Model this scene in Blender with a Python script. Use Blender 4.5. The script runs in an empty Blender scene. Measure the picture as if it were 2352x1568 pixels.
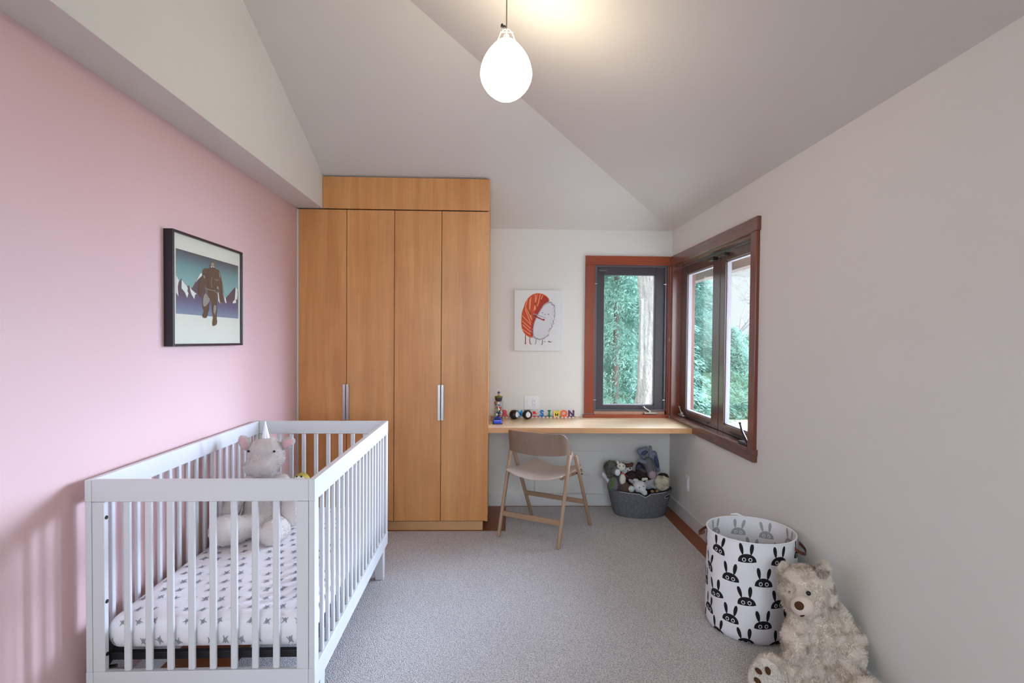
import bpy, bmesh, math, random
from mathutils import Vector, Matrix, Quaternion, noise
import numpy as np
R = random.Random(7)
sc = bpy.context.scene
COL = sc.collection
PI = math.pi

# ---------------------------------------------------------------- camera
F_PX, YAW, PITCH, ROLL, CAM_H, PPY = 1256.52, 0.0307, -0.0210, 0.0083, 1.373, 23.41
def camera():
    cy, sy = math.cos(YAW), math.sin(YAW)
    fwd, right, up = Vector((sy, cy, 0)), Vector((cy, -sy, 0)), Vector((0, 0, 1))
    cp, sp = math.cos(PITCH), math.sin(PITCH)
    f2, u2 = fwd*cp + up*sp, up*cp - fwd*sp
    cr, sr = math.cos(ROLL), math.sin(ROLL)
    r3, u3 = right*cr + u2*sr, u2*cr - right*sr
    m = Matrix((r3, u3, -f2)).transposed().to_4x4()
    m.translation = (0, 0, CAM_H)
    cd = bpy.data.cameras.new('camera'); cd.sensor_width = 36; cd.lens = F_PX/2352*36
    cd.shift_y = PPY/2352; cd.clip_start = .02
    o = bpy.data.objects.new('camera', cd); COL.objects.link(o); o.matrix_world = m
    sc.camera = o
camera()

# ---------------------------------------------------------------- view, sky, daylight
sc.view_settings.view_transform = 'Standard'; sc.view_settings.look = 'None'
sc.view_settings.gamma = 1; sc.view_settings.use_curve_mapping = False
sc.view_settings.exposure = 0.30
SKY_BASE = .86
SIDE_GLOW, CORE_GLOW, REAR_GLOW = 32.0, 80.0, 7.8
LAMP = 17.5
def world():
    w = bpy.data.worlds.new('overcast_sky'); sc.world = w; w.use_nodes = True
    nt = w.node_tree; nt.nodes.clear(); N = nt.nodes.new; L = nt.links.new
    tc = N('ShaderNodeTexCoord')
    def lobe(d, lo, hi):
        d = Vector(d).normalized()
        v = N('ShaderNodeVectorMath'); v.operation = 'DOT_PRODUCT'
        L(tc.outputs['Generated'], v.inputs[0]); v.inputs[1].default_value = d
        m = N('ShaderNodeMapRange'); m.interpolation_type = 'SMOOTHSTEP'
        m.inputs['From Min'].default_value = lo; m.inputs['From Max'].default_value = hi
        L(v.outputs['Value'], m.inputs['Value']); return m.outputs['Result']
    def scale(sock, col):
        m = N('ShaderNodeVectorMath'); m.operation = 'SCALE'; m.inputs[0].default_value = col
        L(sock, m.inputs['Scale']); return m.outputs[0]
    def add(a, b):
        m = N('ShaderNodeVectorMath'); m.operation = 'ADD'; L(a, m.inputs[0]); L(b, m.inputs[1]); return m.outputs[0]
    # thin cloud veil over the whole sky, with bright lobes added right and behind the camera to light the room
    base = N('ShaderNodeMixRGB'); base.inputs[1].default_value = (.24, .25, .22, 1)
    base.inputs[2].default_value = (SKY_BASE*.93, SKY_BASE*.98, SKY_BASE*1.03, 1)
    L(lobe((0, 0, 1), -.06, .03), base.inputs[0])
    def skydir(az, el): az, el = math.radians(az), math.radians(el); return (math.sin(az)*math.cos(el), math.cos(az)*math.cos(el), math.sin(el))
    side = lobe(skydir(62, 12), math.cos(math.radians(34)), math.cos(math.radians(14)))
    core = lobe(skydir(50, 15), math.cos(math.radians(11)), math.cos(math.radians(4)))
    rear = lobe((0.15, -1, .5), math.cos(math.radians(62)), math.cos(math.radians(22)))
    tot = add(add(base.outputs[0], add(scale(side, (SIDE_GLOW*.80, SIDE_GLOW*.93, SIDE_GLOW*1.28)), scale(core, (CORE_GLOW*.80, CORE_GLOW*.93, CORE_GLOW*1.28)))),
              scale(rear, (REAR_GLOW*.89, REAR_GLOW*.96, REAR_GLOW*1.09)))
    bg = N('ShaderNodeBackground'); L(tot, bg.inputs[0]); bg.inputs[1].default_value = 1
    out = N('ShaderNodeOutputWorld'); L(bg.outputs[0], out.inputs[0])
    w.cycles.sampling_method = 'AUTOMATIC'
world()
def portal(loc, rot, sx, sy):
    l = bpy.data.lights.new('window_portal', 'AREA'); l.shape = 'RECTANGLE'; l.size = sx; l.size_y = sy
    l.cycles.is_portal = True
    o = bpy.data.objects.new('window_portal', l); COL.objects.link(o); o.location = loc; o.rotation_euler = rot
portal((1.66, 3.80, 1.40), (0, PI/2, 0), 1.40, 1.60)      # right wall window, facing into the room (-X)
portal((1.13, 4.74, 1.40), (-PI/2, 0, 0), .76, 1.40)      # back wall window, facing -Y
portal((0.1, -1.78, 1.65), (PI/2, 0, 0), 2.2, 1.6)        # added fill window in the unseen wall behind the camera, facing +Y

# ---------------------------------------------------------------- materials
def lin(c):
    return tuple((x/12.92 if x <= .04045 else ((x+.055)/1.055)**2.4) for x in c)
def srgb(r, g, b): return lin((r/255, g/255, b/255))
MATS = {}
def nt_of(name):
    m = bpy.data.materials.new(name); m.use_nodes = True; nt = m.node_tree
    b = nt.nodes['Principled BSDF']; MATS[name] = m
    return m, nt, b
def paint(name, col, rough=.6, var=.04, vscale=8, bump=0, bscale=200, metal=0, spec=.5, sheen=0, bdist=.002):
    m, nt, b = nt_of(name); N = nt.nodes.new; L = nt.links.new
    c = srgb(*col)
    tc = N('ShaderNodeTexCoord'); n = N('ShaderNodeTexNoise'); n.inputs['Scale'].default_value = vscale; n.inputs['Detail'].default_value = 4
    L(tc.outputs['Object'], n.inputs['Vector'])
    mx = N('ShaderNodeMixRGB'); mx.inputs[1].default_value = tuple(x*(1-var) for x in c)+(1,); mx.inputs[2].default_value = tuple(min(1, x*(1+var)) for x in c)+(1,)
    L(n.outputs['Fac'], mx.inputs[0]); L(mx.outputs[0], b.inputs['Base Color'])
    b.inputs['Roughness'].default_value = rough; b.inputs['Metallic'].default_value = metal
    b.inputs['Specular IOR Level'].default_value = spec
    if sheen: b.inputs['Sheen Weight'].default_value = sheen
    if bump:
        n2 = N('ShaderNodeTexNoise'); n2.inputs['Scale'].default_value = bscale; n2.inputs['Detail'].default_value = 3
        L(tc.outputs['Object'], n2.inputs['Vector'])
        bp = N('ShaderNodeBump'); bp.inputs['Strength'].default_value = bump; bp.inputs['Distance'].default_value = bdist
        L(n2.outputs['Fac'], bp.inputs['Height']); L(bp.outputs[0], b.inputs['Normal'])
    return m
def wood(name, c1, c2, axis=2, rough=.4, scale=1.0, board=0, spec=.5, coat=0):
    """straight grain running along the given axis"""
    m, nt, b = nt_of(name); N = nt.nodes.new; L = nt.links.new
    tc = N('ShaderNodeTexCoord')
    def grain(s_across, s_along, det, dist=0):
        mp = N('ShaderNodeMapping'); s = [s_across]*3; s[axis] = s_along; mp.inputs['Scale'].default_value = s
        L(tc.outputs['Object'], mp.inputs['Vector'])
        n = N('ShaderNodeTexNoise'); n.inputs['Scale'].default_value = 1; n.inputs['Detail'].default_value = det; n.inputs['Distortion'].default_value = dist
        L(mp.outputs[0], n.inputs['Vector']); return n.outputs['Fac']
    fine, broad, mott = grain(170*scale, 3*scale, 3), grain(14*scale, .8*scale, 2, .3), grain(5, 4, 3)
    def mix(f, a, bb, ramp=(.3, .7)):
        mr = N('ShaderNodeMapRange'); mr.inputs['From Min'].default_value = ramp[0]; mr.inputs['From Max'].default_value = ramp[1]; L(f, mr.inputs['Value'])
        x = N('ShaderNodeMixRGB'); L(mr.outputs[0], x.inputs[0])
        for i, v in ((1, a), (2, bb)):
            if isinstance(v, tuple): x.inputs[i].default_value = v+(1,)
            else: L(v, x.inputs[i])
        return x.outputs[0]
    a, c = srgb(*c1), srgb(*c2)
    mid = tuple((p+q)/2 for p, q in zip(a, c))
    x = mix(broad, a, c)
    x2 = mix(fine, mid, c, (.35, .65))
    f = N('ShaderNodeMixRGB'); f.inputs[0].default_value = .5; L(x, f.inputs[1]); L(x2, f.inputs[2])
    g = N('ShaderNodeMixRGB'); g.blend_type = 'MULTIPLY'; g.inputs[0].default_value = 1
    mr = N('ShaderNodeMapRange'); mr.inputs['From Min'].default_value = .3; mr.inputs['From Max'].default_value = .7
    mr.inputs['To Min'].default_value = .93; mr.inputs['To Max'].default_value = 1.05; L(mott, mr.inputs['Value'])
    L(f.outputs[0], g.inputs[1]); L(mr.outputs[0], g.inputs[2]); L(g.outputs[0], b.inputs['Base Color'])
    b.inputs['Roughness'].default_value = rough; b.inputs['Specular IOR Level'].default_value = spec
    if coat: b.inputs['Coat Weight'].default_value = coat; b.inputs['Coat Roughness'].default_value = .15
    bp = N('ShaderNodeBump'); bp.inputs['Strength'].default_value = .12; bp.inputs['Distance'].default_value = .001
    L(fine, bp.inputs['Height']); L(bp.outputs[0], b.inputs['Normal'])
    return m
M = {}
M['white_wall'] = paint('white_wall_paint', (227, 225, 221), .65, .012, 3, .06, 350, spec=.3)
M['ceiling'] = paint('ceiling_paint', (222, 218, 214), .75, .012, 3, .04, 350, spec=.2)
M['pink_wall'] = paint('pink_wall_paint', (218, 183, 182), .5, .012, 3, .06, 350, spec=.35)
M['white_trim'] = paint('white_trim_paint', (222, 222, 224), .4, .01, 5)
M['crib_white'] = paint('crib_white_lacquer', (214, 215, 218), .33, .01, 5)
M['fir'] = wood('cabinet_fir_veneer', (190, 120, 66), (220, 162, 104), 2, .36, 1, spec=.4)
M['fir_kick'] = wood('cabinet_kick_wood', (205, 150, 98), (222, 172, 122), 0, .45)
M['desk_top'] = wood('desk_light_wood', (226, 194, 152), (238, 212, 176), 0, .3, 1, spec=.5)
M['desk_edge'] = wood('desk_edge_wood', (205, 148, 100), (220, 170, 122), 0, .4)
M['mahog_z'] = wood('window_trim_wood_upright', (112, 40, 18), (156, 66, 28), 2, .28, 1, coat=.3)
M['mahog_x'] = wood('window_trim_wood_across', (112, 40, 18), (156, 66, 28), 0, .28, 1, coat=.3)
M['mahog_y'] = wood('window_trim_wood_glare_deep', (92, 52, 42), (122, 72, 58), 1, .26, 1, coat=.35)  # right-hand trim: greyish glare is put into the wood colour
M['mahog_zr'] = wood('window_trim_wood_glare_upright', (98, 46, 34), (128, 64, 46), 2, .25, 1, coat=.3)  # uprights of the same trim, reflected glare likewise mixed into the colour
M['sash'] = wood('window_sash_dark_wood', (72, 44, 40), (94, 62, 56), 2, .28, 1, coat=.25)
M['screen'] = paint('screen_frame_dark', (58, 50, 54), .45, .05, 60)
M['screen_edge'] = paint('screen_frame_grey', (92, 88, 92), .35, .03, 30, metal=.4)
M['oak'] = wood('chair_oak', (150, 120, 95), (180, 150, 124), 2, .5)
M['oak_back'] = wood('chair_back_oak', (122, 100, 84), (146, 122, 104), 2, .45)
M['oak_seat'] = wood('chair_seat_oak', (192, 172, 160), (212, 194, 182), 1, .4)
M['oak_x'] = wood('chair_stretcher_oak', (142, 110, 84), (172, 140, 112), 0, .5)
M['cork'] = paint('cork_floor', (140, 78, 40), .42, .22, 60, .1, 180, spec=.4)
M['steel'] = paint('brushed_steel', (188, 186, 188), .3, .03, 80, metal=.9)
M['bronze'] = paint('dark_bronze', (70, 62, 56), .35, .1, 60, metal=.6)
M['nickel'] = paint('worn_nickel', (170, 168, 158), .3, .1, 60, metal=.85)
M['black'] = paint('black_plastic', (26, 25, 28), .4, .05, 30)
M['black_metal'] = paint('black_painted_metal', (22, 22, 26), .45, .05, 30)
M['frame_dark'] = paint('dark_frame_lacquer', (34, 24, 34), .3, .06, 30)
M['plastic_white'] = paint('white_plastic', (232, 232, 234), .35, .01, 10)
M['bead_grey'] = paint('grey_glazing_bead', (168, 164, 172), .6, .04, 30)
M['gap'] = paint('dark_gap', (30, 18, 12), .8, .05, 20)
M['red'] = paint('red_paint', (226, 48, 60), .4)
M['canvas_white'] = paint('canvas_white', (226, 226, 228), .7, .01, 10, .1, 600)
def glass(name='window_glass', tint=(.96, .99, .98)):
    m = bpy.data.materials.new(name); m.use_nodes = True; nt = m.node_tree; nt.nodes.clear(); N = nt.nodes.new; L = nt.links.new
    t = N('ShaderNodeBsdfTransparent'); t.inputs[0].default_value = tint+(1,)
    g = N('ShaderNodeBsdfGlossy'); g.inputs['Roughness'].default_value = .01
    fr = N('ShaderNodeLayerWeight'); fr.inputs[0].default_value = .5
    pw = N('ShaderNodeMath'); pw.operation = 'POWER'; pw.inputs[1].default_value = 4; L(fr.outputs['Facing'], pw.inputs[0])
    ma = N('ShaderNodeMath'); ma.operation = 'MULTIPLY_ADD'; ma.inputs[1].default_value = .6; ma.inputs[2].default_value = .035; L(pw.outputs[0], ma.inputs[0])
    mx = N('ShaderNodeMixShader'); L(ma.outputs[0], mx.inputs[0]); L(t.outputs[0], mx.inputs[1]); L(g.outputs[0], mx.inputs[2])
    o = N('ShaderNodeOutputMaterial'); L(mx.outputs[0], o.inputs[0]); return m
M['glass'] = glass()
def glow(name, col, s):
    m = bpy.data.materials.new(name); m.use_nodes = True; nt = m.node_tree; b = nt.nodes['Principled BSDF']
    b.inputs['Base Color'].default_value = (.9, .9, .9, 1); b.inputs['Emission Color'].default_value = col+(1,); b.inputs['Emission Strength'].default_value = s
    b.inputs['Roughness'].default_value = .15
    return m
M['lamp'] = glow('lit_opal_glass', (1, .86, .62), LAMP)
def carpet():
    m, nt, b = nt_of('grey_loop_carpet'); N = nt.nodes.new; L = nt.links.new
    tc = N('ShaderNodeTexCoord')
    v = N('ShaderNodeTexVoronoi'); v.inputs['Scale'].default_value = 210; L(tc.outputs['Object'], v.inputs['Vector'])
    n = N('ShaderNodeTexNoise'); n.inputs['Scale'].default_value = 2.2; n.inputs['Detail'].default_value = 3; L(tc.outputs['Object'], n.inputs['Vector'])
    n2 = N('ShaderNodeTexNoise'); n2.inputs['Scale'].default_value = 210; n2.inputs['Detail'].default_value = 2; L(tc.outputs['Object'], n2.inputs['Vector'])
    r = N('ShaderNodeValToRGB'); e = r.color_ramp.elements
    e[0].position = .0; e[0].color = srgb(250, 246, 244)+(1,); e[1].position = .75; e[1].color = srgb(188, 185, 187)+(1,)
    L(v.outputs['Distance'], r.inputs[0])
    mr = N('ShaderNodeMapRange'); mr.inputs['To Min'].default_value = .62; mr.inputs['To Max'].default_value = 1.22; mr.inputs['From Min'].default_value = .3; mr.inputs['From Max'].default_value = .7
    L(n2.outputs['Fac'], mr.inputs['Value'])
    g = N('ShaderNodeMixRGB'); g.blend_type = 'MULTIPLY'; g.inputs[0].default_value = 1; L(r.outputs[0], g.inputs[1]); L(mr.outputs[0], g.inputs[2])
    mr2 = N('ShaderNodeMapRange'); mr2.inputs['To Min'].default_value = .92; mr2.inputs['To Max'].default_value = 1.05; L(n.outputs['Fac'], mr2.inputs['Value'])
    g2 = N('ShaderNodeMixRGB'); g2.blend_type = 'MULTIPLY'; g2.inputs[0].default_value = 1; L(g.outputs[0], g2.inputs[1]); L(mr2.outputs[0], g2.inputs[2])
    L(g2.outputs[0], b.inputs['Base Color']); b.inputs['Roughness'].default_value = .95; b.inputs['Specular IOR Level'].default_value = .1
    bp = N('ShaderNodeBump'); bp.invert = True; bp.inputs['Strength'].default_value = .9; bp.inputs['Distance'].default_value = .004
    L(v.outputs['Distance'], bp.inputs['Height']); L(bp.outputs[0], b.inputs['Normal']); return m
M['carpet'] = carpet()
def felt():
    m, nt, b = nt_of('grey_felt'); N = nt.nodes.new; L = nt.links.new
    tc = N('ShaderNodeTexCoord'); n = N('ShaderNodeTexNoise'); n.inputs['Scale'].default_value = 95; n.inputs['Detail'].default_value = 6; n.inputs['Distortion'].default_value = 2.5
    L(tc.outputs['Object'], n.inputs['Vector'])
    r = N('ShaderNodeValToRGB'); e = r.color_ramp.elements; e[0].position = .35; e[0].color = srgb(84, 86, 92)+(1,); e[1].position = .72; e[1].color = srgb(132, 134, 140)+(1,)
    L(n.outputs['Fac'], r.inputs[0]); L(r.outputs[0], b.inputs['Base Color']); b.inputs['Roughness'].default_value = .95; b.inputs['Specular IOR Level'].default_value = .1
    bp = N('ShaderNodeBump'); bp.inputs['Strength'].default_value = .3; bp.inputs['Distance'].default_value = .002; L(n.outputs['Fac'], bp.inputs['Height']); L(bp.outputs[0], b.inputs['Normal']); return m
M['felt'] = felt()
def plush_mat(name, c, var=.1):
    return paint(name, c, .95, var, 25, .5, 260, spec=.05, bdist=.003)
M['bear_fur'] = plush_mat('bear_fur', (226, 214, 200), .12)
M['uni_fur'] = plush_mat('unicorn_fur', (212, 203, 199), .1)
M['uni_pale'] = plush_mat('unicorn_pale_fur', (228, 220, 216), .06)
M['ear_pink'] = plush_mat('ear_pink_fur', (222, 178, 182), .06)
M['horn'] = paint('silver_horn_cloth', (226, 226, 234), .35, .03, 20, metal=.15)
M['eye'] = paint('dark_shiny_eye', (18, 18, 22), .12)
M['pale_velour'] = plush_mat('pale_velour', (216, 202, 188), .05)
M['brown_felt'] = plush_mat('brown_felt', (84, 56, 42), .08)
M['leather'] = paint('brown_leather', (98, 48, 34), .4, .1, 40)
M['cotton'] = paint('white_cotton', (234, 234, 238), .8, .02, 10, .15, 500, spec=.2)
M['print_black'] = paint('black_print', (34, 33, 36), .8, .06, 40, spec=.2)
M['print_grey'] = paint('grey_show_through_print', (168, 168, 172), .8, .06, 60, spec=.2)
M['sheet'] = paint('crib_sheet_cotton', (232, 228, 232), .85, .02, 8, .35, 14, spec=.1, bdist=.012)
M['sheet_print'] = paint('crib_sheet_print', (142, 142, 148), .85, .25, 120, spec=.1)

# ---------------------------------------------------------------- mesh helpers
class MB:
    def __init__(s): s.v = []; s.f = []; s.mi = []; s.m = []; s.cur = 0
    def mat(s, m):
        if m not in s.m: s.m.append(m)
        s.cur = s.m.index(m); return s
    def add(s, vs, fs):
        o = len(s.v); s.v += [tuple(v) for v in vs]; s.f += [tuple(i+o for i in f) for f in fs]; s.mi += [s.cur]*len(fs); return s
    def box(s, x0, x1, y0, y1, z0, z1, M4=None):
        vs = [Vector((x, y, z)) for z in (z0, z1) for y in (y0, y1) for x in (x0, x1)]
        if M4 is not None: vs = [M4 @ v for v in vs]
        return s.add(vs, [(0, 2, 3, 1), (4, 5, 7, 6), (0, 1, 5, 4), (2, 6, 7, 3), (0, 4, 6, 2), (1, 3, 7, 5)])
    def hexa(s, a, b):
        """prism between two quads a (4 points) and b (4 points)"""
        return s.add(list(a)+list(b), [(3, 2, 1, 0), (4, 5, 6, 7), (0, 1, 5, 4), (1, 2, 6, 5), (2, 3, 7, 6), (3, 0, 4, 7)])
    def bar(s, p, q, w, d, up=(0, 0, 1)):
        p, q, up = Vector(p), Vector(q), Vector(up); z = (q-p).normalized(); x = up.cross(z)
        if x.length < 1e-4: x = Vector((1, 0, 0)).cross(z)
        x.normalize(); y = z.cross(x)
        qd = lambda c: [c-x*w/2-y*d/2, c+x*w/2-y*d/2, c+x*w/2+y*d/2, c-x*w/2+y*d/2]
        return s.hexa(qd(p), qd(q))
    def tube(s, pts, r, n=12, cap=True, squash=None, up=None):
        pts = [Vector(p) for p in pts]; rs = r if isinstance(r, (list, tuple)) else [r]*len(pts)
        vs = []; fs = []; prev = None
        for i, p in enumerate(pts):
            t = (pts[min(i+1, len(pts)-1)]-pts[max(i-1, 0)])
            t = t.normalized() if t.length > 1e-9 else Vector((0, 0, 1))
            if prev is None:
                a = Vector(up) if up else (Vector((0, 0, 1)) if abs(t.z) < .9 else Vector((1, 0, 0)))
                x = a.cross(t).normalized()
            else:
                x = (prev-t*prev.dot(t)).normalized()
            prev = x; y = t.cross(x)
            sx, sy = squash or (1, 1)
            for k in range(n):
                an = 2*PI*k/n; vs.append(p+(x*math.cos(an)*sx+y*math.sin(an)*sy)*rs[i])
        for i in range(len(pts)-1):
            for k in range(n):
                a, b = i*n+k, i*n+(k+1) % n; fs.append((a, b, b+n, a+n))
        if cap: fs.append(tuple(range(n-1, -1, -1))); fs.append(tuple((len(pts)-1)*n+k for k in range(n)))
        return s.add(vs, fs)
    def lathe(s, prof, c=(0, 0, 0), n=32, M4=None, cap=True):
        vs = []; fs = []
        for r, z in prof:
            for k in range(n):
                an = 2*PI*k/n; v = Vector((c[0]+r*math.cos(an), c[1]+r*math.sin(an), c[2]+z)); vs.append(M4 @ v if M4 is not None else v)
        for i in range(len(prof)-1):
            for k in range(n):
                a, b = i*n+k, i*n+(k+1) % n; fs.append((a, b, b+n, a+n))
        if cap: fs.append(tuple(range(n-1, -1, -1))); fs.append(tuple((len(prof)-1)*n+k for k in range(n)))
        return s.add(vs, fs)
    def ball(s, c, r, rot=None, nu=20, nv=12):
        r = (r,)*3 if not isinstance(r, (tuple, list)) else r; q = rot.to_matrix() if rot else Matrix.Identity(3)
        vs = [Vector(c)+q @ Vector((0, 0, -r[2]))]; fs = []
        for j in range(1, nv):
            ph = -PI/2+PI*j/nv
            for k in range(nu):
                an = 2*PI*k/nu; vs.append(Vector(c)+q @ Vector((r[0]*math.cos(ph)*math.cos(an), r[1]*math.cos(ph)*math.sin(an), r[2]*math.sin(ph))))
        vs.append(Vector(c)+q @ Vector((0, 0, r[2]))); top = len(vs)-1
        for k in range(nu):
            fs.append((0, 1+(k+1) % nu, 1+k)); fs.append((top, top-nu+k, top-nu+(k+1) % nu))
        for j in range(nv-2):
            for k in range(nu):
                a = 1+j*nu+k; b = 1+j*nu+(k+1) % nu; fs.append((a, b, b+nu, a+nu))
        return s.add(vs, fs)
    def prism(s, poly, ax, a, b):
        """extrude a 2-d polygon along axis ax from a to b"""
        def P(u, v, w): return {0: (w, u, v), 1: (u, w, v), 2: (u, v, w)}[ax]
        n = len(poly); vs = [P(u, v, a) for u, v in poly]+[P(u, v, b) for u, v in poly]
        return s.add(vs, [tuple(range(n-1, -1, -1)), tuple(range(n, 2*n))]+[(i, (i+1) % n, (i+1) % n+n, i+n) for i in range(n)])
    def face(s, pts): return s.add(pts, [tuple(range(len(pts)))])
    def grid(s, fn, nu, nv, close_u=False):
        vs = [fn(i/nu, j/nv) for j in range(nv+1) for i in range(nu+(0 if close_u else 1))]
        w = nu if close_u else nu+1
        fs = [(j*w+i, j*w+(i+1) % w, (j+1)*w+(i+1) % w, (j+1)*w+i) for j in range(nv) for i in range(nu)]
        return s.add(vs, fs)
    def decal(s, fn, poly, rings=3):
        """a convex or star-shaped printed patch laid on the surface fn(u, v)"""
        cu = sum(p[0] for p in poly)/len(poly); cv = sum(p[1] for p in poly)/len(poly); n = len(poly)
        vs = [fn(cu, cv)]; fs = []
        for r in range(1, rings+1):
            for u, v in poly: vs.append(fn(cu+(u-cu)*r/rings, cv+(v-cv)*r/rings))
        for k in range(n): fs.append((0, 1+k, 1+(k+1) % n))
        for r in range(rings-1):
            for k in range(n):
                a = 1+r*n+k; b = 1+r*n+(k+1) % n; fs.append((a, a+n, b+n, b))
        return s.add(vs, fs)
    def build(s, name, mat=None, parent=None, smooth=False, bevel=0, sub=0, world_pts=True, angle=40, seg=2, solid=0):
        me = bpy.data.meshes.new(name); vs = s.v
        if parent is not None and world_pts:
            t = parent
            while t.parent: t = t.parent
            off = t.location; vs = [(v[0]-off[0], v[1]-off[1], v[2]-off[2]) for v in vs]
        me.from_pydata(vs, [], s.f)
        if s.m:
            for m in s.m: me.materials.append(m)
            me.polygons.foreach_set('material_index', s.mi)
        elif mat: me.materials.append(mat)
        bm = bmesh.new(); bm.from_mesh(me); bmesh.ops.recalc_face_normals(bm, faces=bm.faces)
        bm.to_mesh(me); bm.free()
        if smooth:
            me.polygons.foreach_set('use_smooth', [True]*len(me.polygons))
            try: me.set_sharp_from_angle(angle=math.radians(angle))
            except Exception: pass
        me.update()
        o = bpy.data.objects.new(name, me); COL.objects.link(o)
        if parent is not None: o.parent = parent
        if solid: md = o.modifiers.new('thickness', 'SOLIDIFY'); md.thickness = solid; md.offset = 0
        if bevel:
            md = o.modifiers.new('bevel', 'BEVEL'); md.width = bevel; md.segments = seg; md.limit_method = 'ANGLE'; md.angle_limit = math.radians(40)
        if sub:
            md = o.modifiers.new('sub', 'SUBSURF'); md.levels = sub; md.render_levels = sub
        return o
def box(name, x0, x1, y0, y1, z0, z1, mat, parent=None, bevel=0.0015):
    return MB().box(x0, x1, y0, y1, z0, z1).build(name, mat, parent, bevel=bevel)
def tag(o, label, cat, group=None):
    o['label'] = label; o['category'] = cat
    if group: o['group'] = group
    return o
def thing(name, label, cat, loc=(0, 0, 0), rotz=0, group=None):
    o = bpy.data.objects.new(name, None); COL.objects.link(o); o.location = loc; o.rotation_euler = (0, 0, rotz)
    o.empty_display_size = .05
    return tag(o, label, cat, group)
def struct(o):
    o['kind'] = 'structure'; return o
def ngon_fix(o):
    me = o.data; bm = bmesh.new(); bm.from_mesh(me); bmesh.ops.triangulate(bm, faces=[f for f in bm.faces if len(f.verts) > 4]); bm.to_mesh(me); bm.free()

# soft toys: ellipsoids and limbs melted into one skin, then short pile grown on it
def limb(mb, p, q, r0, r1, n=8, bend=None):
    p, q = Vector(p), Vector(q)
    for i in range(n+1):
        t = i/n; c = p.lerp(q, t)
        if bend: c = c+Vector(bend)*math.sin(PI*t)
        mb.ball(c, r0*(1-t)+r1*t, nu=14, nv=8)
def skin(mb, name, mat, parent, voxel=.006, smooth_it=4, strands=0, slen=.01, swid=.0011, droop=.3, seed=1, extra=None, tangle=.9, world_pts=True):
    tmp = bpy.data.meshes.new('tmp'); tmp.from_pydata(mb.v, [], mb.f); to = bpy.data.objects.new('tmp', tmp); COL.objects.link(to)
    rm = to.modifiers.new('r', 'REMESH'); rm.mode = 'VOXEL'; rm.voxel_size = voxel
    sm = to.modifiers.new('s', 'SMOOTH'); sm.factor = .6; sm.iterations = smooth_it
    dg = bpy.context.evaluated_depsgraph_get(); dg.update()
    me = bpy.data.meshes.new_from_object(to.evaluated_get(dg)); bpy.data.objects.remove(to); bpy.data.meshes.remove(tmp)
    n = len(me.vertices); co = np.empty(n*3); me.vertices.foreach_get('co', co); co = co.reshape(-1, 3)
    me.calc_loop_triangles(); nt_ = len(me.loop_triangles); tri = np.empty(nt_*3, dtype=np.int64); me.loop_triangles.foreach_get('vertices', tri); tri = tri.reshape(-1, 3)
    out_v = [co]; out_f = tri.tolist(); base = n
    if strands:
        rg = np.random.default_rng(seed)
        a, b, c = co[tri[:, 0]], co[tri[:, 1]], co[tri[:, 2]]
        nr = np.cross(b-a, c-a); ar = np.linalg.norm(nr, axis=1); nr = nr/np.maximum(ar, 1e-12)[:, None]
        k = rg.choice(nt_, strands, p=ar/ar.sum()); u, v = rg.random(strands), rg.random(strands); fl = u+v > 1; u[fl] = 1-u[fl]; v[fl] = 1-v[fl]
        p = a[k]+(b[k]-a[k])*u[:, None]+(c[k]-a[k])*v[:, None]; nn = nr[k]
        tg = rg.normal(size=(strands, 3)); tg -= nn*(tg*nn).sum(1)[:, None]; tg /= np.linalg.norm(tg, axis=1)[:, None]
        # neighbouring strands lean the same way: locks of pile
        ph = np.sin(p*np.array([61., 53., 57.])[None, :]*1.7+np.array([0, 1.3, 2.1])[None, :]); fld = np.stack([ph[:, 1]*ph[:, 2], ph[:, 0]-ph[:, 2], ph[:, 0]*ph[:, 1]], 1)
        fld -= nn*(fld*nn).sum(1)[:, None]
        L = slen*(.6+.6*rg.random(strands))[:, None]
        d = nn+tg*tangle*.45+fld*tangle+np.array([0, 0, -droop])[None, :]; d /= np.linalg.norm(d, axis=1)[:, None]
        side = np.cross(d, nn+tg*.3); side /= np.maximum(np.linalg.norm(side, axis=1), 1e-6)[:, None]
        w = swid*(.7+.6*rg.random(strands))[:, None]
        V = np.stack([p-side*w-nn*.001, p+side*w-nn*.001, p+d*L+np.array([0, 0, -droop*.3])[None, :]*L], 1).reshape(-1, 3)
        out_v.append(V); out_f += [(base+3*i, base+3*i+1, base+3*i+2) for i in range(strands)]
    V = np.concatenate(out_v)
    if parent is not None and world_pts:
        t = parent
        while t.parent: t = t.parent
        V = V-np.array(t.location)[None, :]
    m2 = bpy.data.meshes.new(name); m2.from_pydata(V.tolist(), [], out_f); m2.materials.append(mat)
    m2.polygons.foreach_set('use_smooth', [True]*len(m2.polygons)); m2.update()
    bpy.data.meshes.remove(me)
    o = bpy.data.objects.new(name, m2); COL.objects.link(o)
    if parent is not None: o.parent = parent
    return o

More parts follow.
